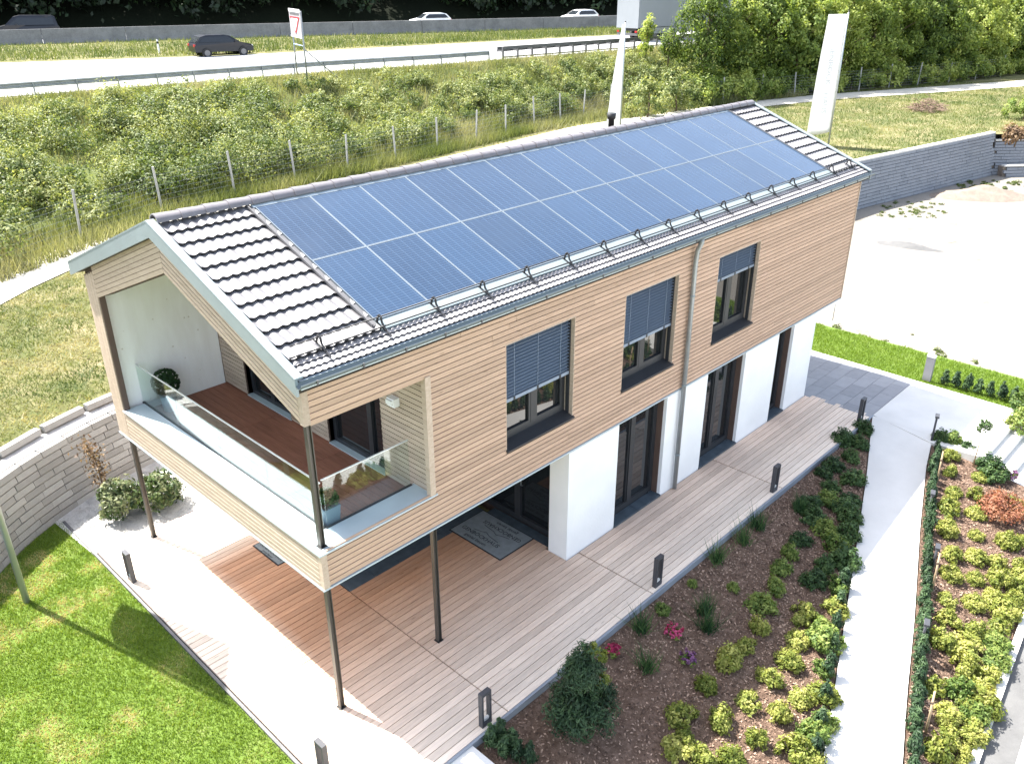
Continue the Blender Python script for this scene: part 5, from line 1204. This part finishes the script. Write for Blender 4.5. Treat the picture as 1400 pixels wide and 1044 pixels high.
P = scatter(60000, 28, 78, 2, 26, lambda x, y: (y_wall(x)+.7 if x < 51.4 else 7.0-.9*(x-51.4)) < y < y_fence(x)-.3 and not in_track(x, y), lambda x, y: z_plat(x, y) if x < 51 else 1.95); n = len(P)
t = np.array([.5+.9*nz(a, b, .4, 9) for a, b in P[:, :2]])
inst('grass', blades('grass', P, .08+.12*rng.random(n), .04*np.ones(n), np.clip(t*.65+.2+.3*(rng.random(n)-.5), .05, 1), 'lf_meadow', .8), label='yellowing meadow grass above the grey wall', kind='stuff')
def chips(n, x0, x1, ya, yb, lbl):
    x = x0+(x1-x0)*rng.random(n); tt = rng.random(n); y = np.array([ya(a)*(1-q)+yb(a)*q for a, q in zip(x, tt)]); z = np.array([z_bed(a, b)+.012 for a, b in zip(x, y)])
    nr = rng.normal(size=(n, 3))*.5+np.array([0, 0, 1.0]); L_ = .045*(.5+rng.random(n))
    inst('bark_chips', leaf_mesh('bark_chips', np.stack([x, y, z], 1), nr, rng.normal(size=(n, 3)), L_, L_*.5, rng.random(n), 'chip'), label=lbl, kind='stuff')
chips(30000, 1.1, 15.5, lambda x: DECK_Y-.05, lambda x: y_pl(x)+.05, 'loose bark chips in the bed by the deck'); chips(22000, 3.5, 15.2, lambda x: y_pr(x)-.05, lambda x: y_kerb(x)+.03, 'loose bark chips in the bed across the path')
n = 7000; x = -.95+4*rng.random(n); y = 7.02+2.3*rng.random(n); k = np.array([b < y_wall(a)-.03 for a, b in zip(x, y)]); x, y = x[k], y[k]; n = len(x)
inst('pebbles', leaf_mesh('pebbles', np.stack([x, y, np.full(n, -.02)], 1), rng.normal(size=(n, 3))*.4+np.array([0, 0, 1.0]), rng.normal(size=(n, 3)), .03+.02*rng.random(n), .025*np.ones(n), rng.random(n), 'lf_hay'), label='loose pale pebbles in front of the block wall', kind='stuff').data.materials[0] = M['gravel']

# scrub on the bank
def scrub():
    PS, NS, TS, LS = [], [], [], []
    for k in range(760):
        x = rng.uniform(-14, 58); t = rng.random()**1.15*.86+.03; a, b = y_fence(x)+.8, y_rail(x)-1.6; y = a+(b-a)*t
        dense = .5+.9*nz(x, y, .16, 2)+(.25 if x < 18 else -.05)
        if rng.random() > dense+.35: continue
        s = rng.uniform(.5, 1.55)*(1.15-.5*t)*(1.1 if x < 20 else .8); z = z_bank(x, y)
        nl = int(620*s*s**.5); p, nr, tt = clumps(30, nl//30+6, (.9*s, .9*s, .9*s), .30*s, bottom=-.2, shell=.7)
        PS.append(p+np.array([x, y, z+.15*s])); NS.append(nr); TS.append(np.clip(tt*.8+rng.uniform(-.18, .22)+.12*t, 0, 1)); LS.append(np.full(len(p), rng.uniform(.09, .15)))
    p = np.vstack(PS); n = len(p); L_ = np.concatenate(LS)*(.6+.8*rng.random(n))
    return leaf_mesh('scrub', p, np.vstack(NS), rng.normal(size=(n, 3)), L_, L_*.5, np.concatenate(TS), 'lf_scrub', .25)
inst('scrub', scrub(), label='mass of wild scrub covering the bank below the motorway', kind='stuff')
def hay(n, x0, x1, yf, h0, h1, w, lbl, zf, mat='lf_hay'):
    x = x0+(x1-x0)*rng.random(n); y = np.array([yf(a, q) for a, q in zip(x, rng.random(n))]); z = np.array([zf(a, b) for a, b in zip(x, y)])
    t = np.array([.5+.8*nz(a, b, .3, 5) for a, b in zip(x, y)])
    inst('tall_grass', blades('tall_grass', np.stack([x, y, z], 1), h0+(h1-h0)*rng.random(n), w*np.ones(n), np.clip(t*.6+.2+.3*(rng.random(n)-.5), 0, 1), mat, .35), label=lbl, kind='stuff')
hay(42000, -10, 60, lambda x, q: y_fence(x)-.9+q*2.4, .2, .75, .035, 'tall dry grass along the foot of the wire fence', lambda x, y: z_plat(x, y) if y < y_fence(x)+.5 else z_bank(x, y))
hay(70000, -14, 60, lambda x, q: y_rail(x)-.75-q**1.4*9, .10, .5, .045, 'tall grass on the upper bank below the guard rail', lambda x, y: z_bank(x, y) if y < y_rail(x)-1.6 else 5.06)
hay(36000, -10, 90, lambda x, q: y_far(x)+.2+q*(y_barr(x)-y_far(x)-.5), .15, .5, .07, 'rough grass on the motorway median', lambda x, y: 5.36)

# ------------------------------------------------------------------ trees
def tree_parts(h, r, nc, nl, leaf, mat, asp=.5, low=.12):
    p, nr, t = clumps(nc, nl, (r, r, h*.5), r*.26, bottom=-.95, shell=.62); p[:, 2] += h*(.5+low*.5); p[:, :2] *= (1.12-.55*np.clip(p[:, 2:3]/h, 0, 1)**2)
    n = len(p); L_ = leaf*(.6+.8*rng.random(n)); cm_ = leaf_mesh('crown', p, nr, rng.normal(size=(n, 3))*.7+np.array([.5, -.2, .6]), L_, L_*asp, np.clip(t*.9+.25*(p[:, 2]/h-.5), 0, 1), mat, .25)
    mb = MB(); mb.tube([(0, 0, -.3), (.1, .05, h*.3), (.05, -.05, h*.6), (.1, .1, h*.85)], [.16*h/8, .13*h/8, .08*h/8, .03*h/8], 8)
    for k in range(9):
        a = k*2.4; z = h*(.18+.07*k); mb.tube([(.06, 0, z), (r*.4*math.cos(a), r*.4*math.sin(a), z+h*.08), (r*.75*math.cos(a), r*.75*math.sin(a), z+h*.13)], [.06*h/8, .04*h/8, .015*h/8], 5)
    return cm_, mb.mesh('trunk', 'bark')
tv = [tree_parts(8.5, 2.5, 190, 62, .26, 'lf_tree'), tree_parts(9.5, 2.6, 200, 62, .24, 'lf_tree', .4), tree_parts(7.0, 2.3, 170, 60, .28, 'lf_tree', .55)]
TL = ['broad leafy tree in the dense belt beyond the gravel track', 'taller feathery tree in the dense belt beyond the gravel track', 'lower rounded tree at the front of the belt beyond the track']
def tree(P, k, sc, label, group):
    root = empty('deciduous_tree', tuple(P), random.random()*6.28, label=label, cat='tree', group=group); root.scale = (sc, sc, sc*random.uniform(.92, 1.08))
    inst('crown', tv[k][0], root); inst('trunk', tv[k][1], root)
x = 52.6
while x < 100:
    y = y_fence(x)+.5; tree((x, y+random.uniform(.6, 1.2), 2.0), random.choice((0, 1, 2)), random.uniform(.82, 1.0), TL[0], 'tree belt, front row'); x += random.uniform(2.3, 3.1)
x = 61.0
while x < 104:
    y = y_fence(x)+4.0; tree((x, y+random.uniform(0, 1.5), 2.8), random.choice((0, 1)), random.uniform(.95, 1.15), TL[1], 'tree belt, back row'); x += random.uniform(3.2, 4.2)
for u, v, r_, h_, lb in ((882, 86, .62, 3.6, 'slim young tree in front of the lorry trailer'), (913, 88, 1.0, 2.4, 'short bushy young tree beside the lorry trailer')):
    P = gp(u, v, 4.5); root = empty('young_tree', tuple(P), 0, label=lb, cat='tree')
    inst('crown', crown('crown', 'lf_tree', 46, 40, (r_, r_, h_*.48), r_*.42, .17, .45, zoff=h_*.52, bottom=-.95, shell=.4), root); MB().tube([(0, 0, -.3), (.05, 0, h_*.5), (.08, .05, h_*.9)], [.05, .04, .012], 6).build('trunk', 'bark', root)
ub = [crown('foliage', 'lf_tree', 60, 50, (1.3, 1.1, 1.25), .38, .2, .5, zoff=.7, bottom=-.4) for _ in range(3)]
ust = MB().tube([(0, 0, -.2), (.1, 0, .6), (.2, .1, 1.3)], [.05, .04, .02], 6).mesh('stem', 'bark')
x = 50.8
while x < 96:
    root = empty('bush', (x, y_fence(x)+random.uniform(-.1, .5), 1.95), random.random()*6, label='dense bush filling the foot of the tree belt behind the wire fence', cat='bush', group='undergrowth of the tree belt')
    root.scale = (random.uniform(.8, 1.2),)*3; inst('foliage', random.choice(ub), root); inst('stem', ust, root); x += random.uniform(1.6, 2.4)
for i, (u, v, s, lb) in enumerate(((885, 160, 1.5, 'pale green bush behind the narrow banner at the track edge'), (925, 152, 1.7, 'wide bush joining the tree belt beside the track'), (955, 140, 1.6, 'tall bush at the near corner of the tree belt'))):
    P = gp(u, v, 2.0); root = empty('bush', tuple(P), i*2.0, label=lb, cat='bush')
    inst('foliage', crown('foliage', 'lf_scrub' if i < 2 else 'lf_tree', 60, 60, (s, s, s*1.15), .4, .17, .5, zoff=s*.55, bottom=-.4), root); MB().tube([(0, 0, -.2), (.1, 0, s*.5), (.2, .1, s)], [.06, .05, .02], 6).build('stem', 'bark', root)
for i, (u, v, s, k, lb) in enumerate(((1388, 196, .75, 'lf_brown', 'reddish flowering bush on top of the pale return wall'), (1399, 165, 1.3, 'lf_shrub2', 'green bush at the meadow edge beside the reddish bush'))):
    P = gp(u, v, 1.9); root = empty('bush', tuple(P), i, label=lb, cat='bush')
    inst('foliage', crown('foliage', k, 50, 44, (s, s, s*.9), .25, .16, .5, zoff=s*.5, bottom=-.4), root); MB().tube([(0, 0, -.2), (.05, 0, s*.6)], [.05, .02], 6).build('stem', 'bark', root)
# far wood: reads as one dark mass
P_, N_, T_ = [], [], []
for k in range(620):
    x = rng.uniform(-40, 150); dd = rng.uniform(14.8, 28); s = rng.uniform(2.5, 4.5); y = y_barr(x)+dd; z = 5.6+(dd-13.8)*.52
    p, nr, tt = clumps(26, 14, (s, s, s*1.3), s*.35, bottom=-.5, shell=.7); P_.append(p+np.array([x, y, z+s*.8])); N_.append(nr); T_.append(np.clip(tt*.8+rng.uniform(-.15, .12), 0, 1))
p = np.vstack(P_); n = len(p); L_ = .55*(.6+.8*rng.random(n))
inst('wood', leaf_mesh('wood', p, np.vstack(N_), rng.normal(size=(n, 3)), L_, L_*.6, np.concatenate(T_), 'lf_wood', .2), label='dark wood rising behind the far carriageway', kind='stuff')

# brushwood pile, dirt heap, mound greyed for shade, survey rod on the site
P = gp(1268, 152, 1.95); mb = MB()
for k in range(260):
    a = random.uniform(0, 6.28); r = random.random()**.6*1.35; x, y = r*math.cos(a), r*.8*math.sin(a); z = random.random()*max(.05, 1.0-r*.6); b = random.uniform(0, 6.28); e = random.uniform(.3, .8); q = random.uniform(-.2, .55)
    mb.tube([(x, y, z), (x+e*math.cos(b)*.5, y+e*math.sin(b)*.5, z+q*.6*e+.05), (x+e*math.cos(b), y+e*math.sin(b), max(.02, z+q*e))], [.022, .016, .007], 4, cap=False)
mb.build('brush_pile', 'twig', loc=tuple(P), label='heap of dry cut brushwood on the meadow beside the track', cat='brush pile')
def heap(name, c, rx, ry, h, rz, mat, lb):
    v = []; n = 18; f = []
    for j in range(n+1):
        for i in range(n+1):
            a, b = i/n*2-1, j/n*2-1; q = min(1, math.hypot(a, b)); zz = h*(1-q)**.8*(1+.35*nz(a*2, b*2, 1.7, h*9)) if q < 1 else 0
            v.append((a*rx+.05*nz(a*3, b*3, 1), b*ry, zz-.03))
    f = [(j*(n+1)+i, j*(n+1)+i+1, (j+1)*(n+1)+i+1, (j+1)*(n+1)+i) for j in range(n) for i in range(n)]
    o = MB().add(v, f, 0, True).build(name, mat, loc=c, label=lb, cat='heap'); o.rotation_euler = (0, 0, rz)
c = gp(1340, 271, -.45); heap('dirt_heap', (c[0], c[1], -.46), 3.0, 1.3, .7, -.9, 'dirt', 'brown earth heap with weeds near the foot of the long wall')
c = gp(1240, 339, -.42); heap('shaded_mound', (c[0], c[1], -.44), 1.9, .55, .32, -1.35, 'asphalt', 'low mound with its shaded side coloured grey on the pale bare site')  # asphalt grey stands in for the shaded side of the mound
P = gp(1139, 434, -.1); rd = empty('survey_rod', tuple(P), label='thin metal rod standing at the grass edge near the house end', cat='rod'); MB().tube([(0, 0, -.1), (0, 0, .62)], .014, 6).build('rod', 'galv', rd); MB().tube([(0, 0, .62), (0, 0, .64)], .02, 6).build('tip', 'galv_dark', rd)
# weeds on the bare site
PS, NS, TS = [], [], []
for k in range(150):
    if k < 60: x, y = rng.uniform(20.9, 21.5)+rng.exponential(.25), rng.uniform(-5, 7)
    elif k < 110: q = gp(rng.uniform(1300, 1400), rng.uniform(248, 268), -.45); x, y = q[0], q[1]
    else: q = gp(rng.uniform(1200, 1290), rng.uniform(278, 300), -.45); x, y = q[0], q[1]
    s = rng.uniform(.06, .2); p, nr, tt = clumps(5, 14, (s, s, s*.6), s*.5, bottom=0); PS.append(p+np.array([x, y, -.38+.0*s])); NS.append(nr); TS.append(tt)
p = np.vstack(PS); n = len(p); inst('weeds', leaf_mesh('weeds', p, np.vstack(NS), rng.normal(size=(n, 3)), .10*np.ones(n), .04*np.ones(n), np.concatenate(TS)*.6, 'lf_meadow', .2), label='sparse weeds dotted over the pale bare site', kind='stuff')
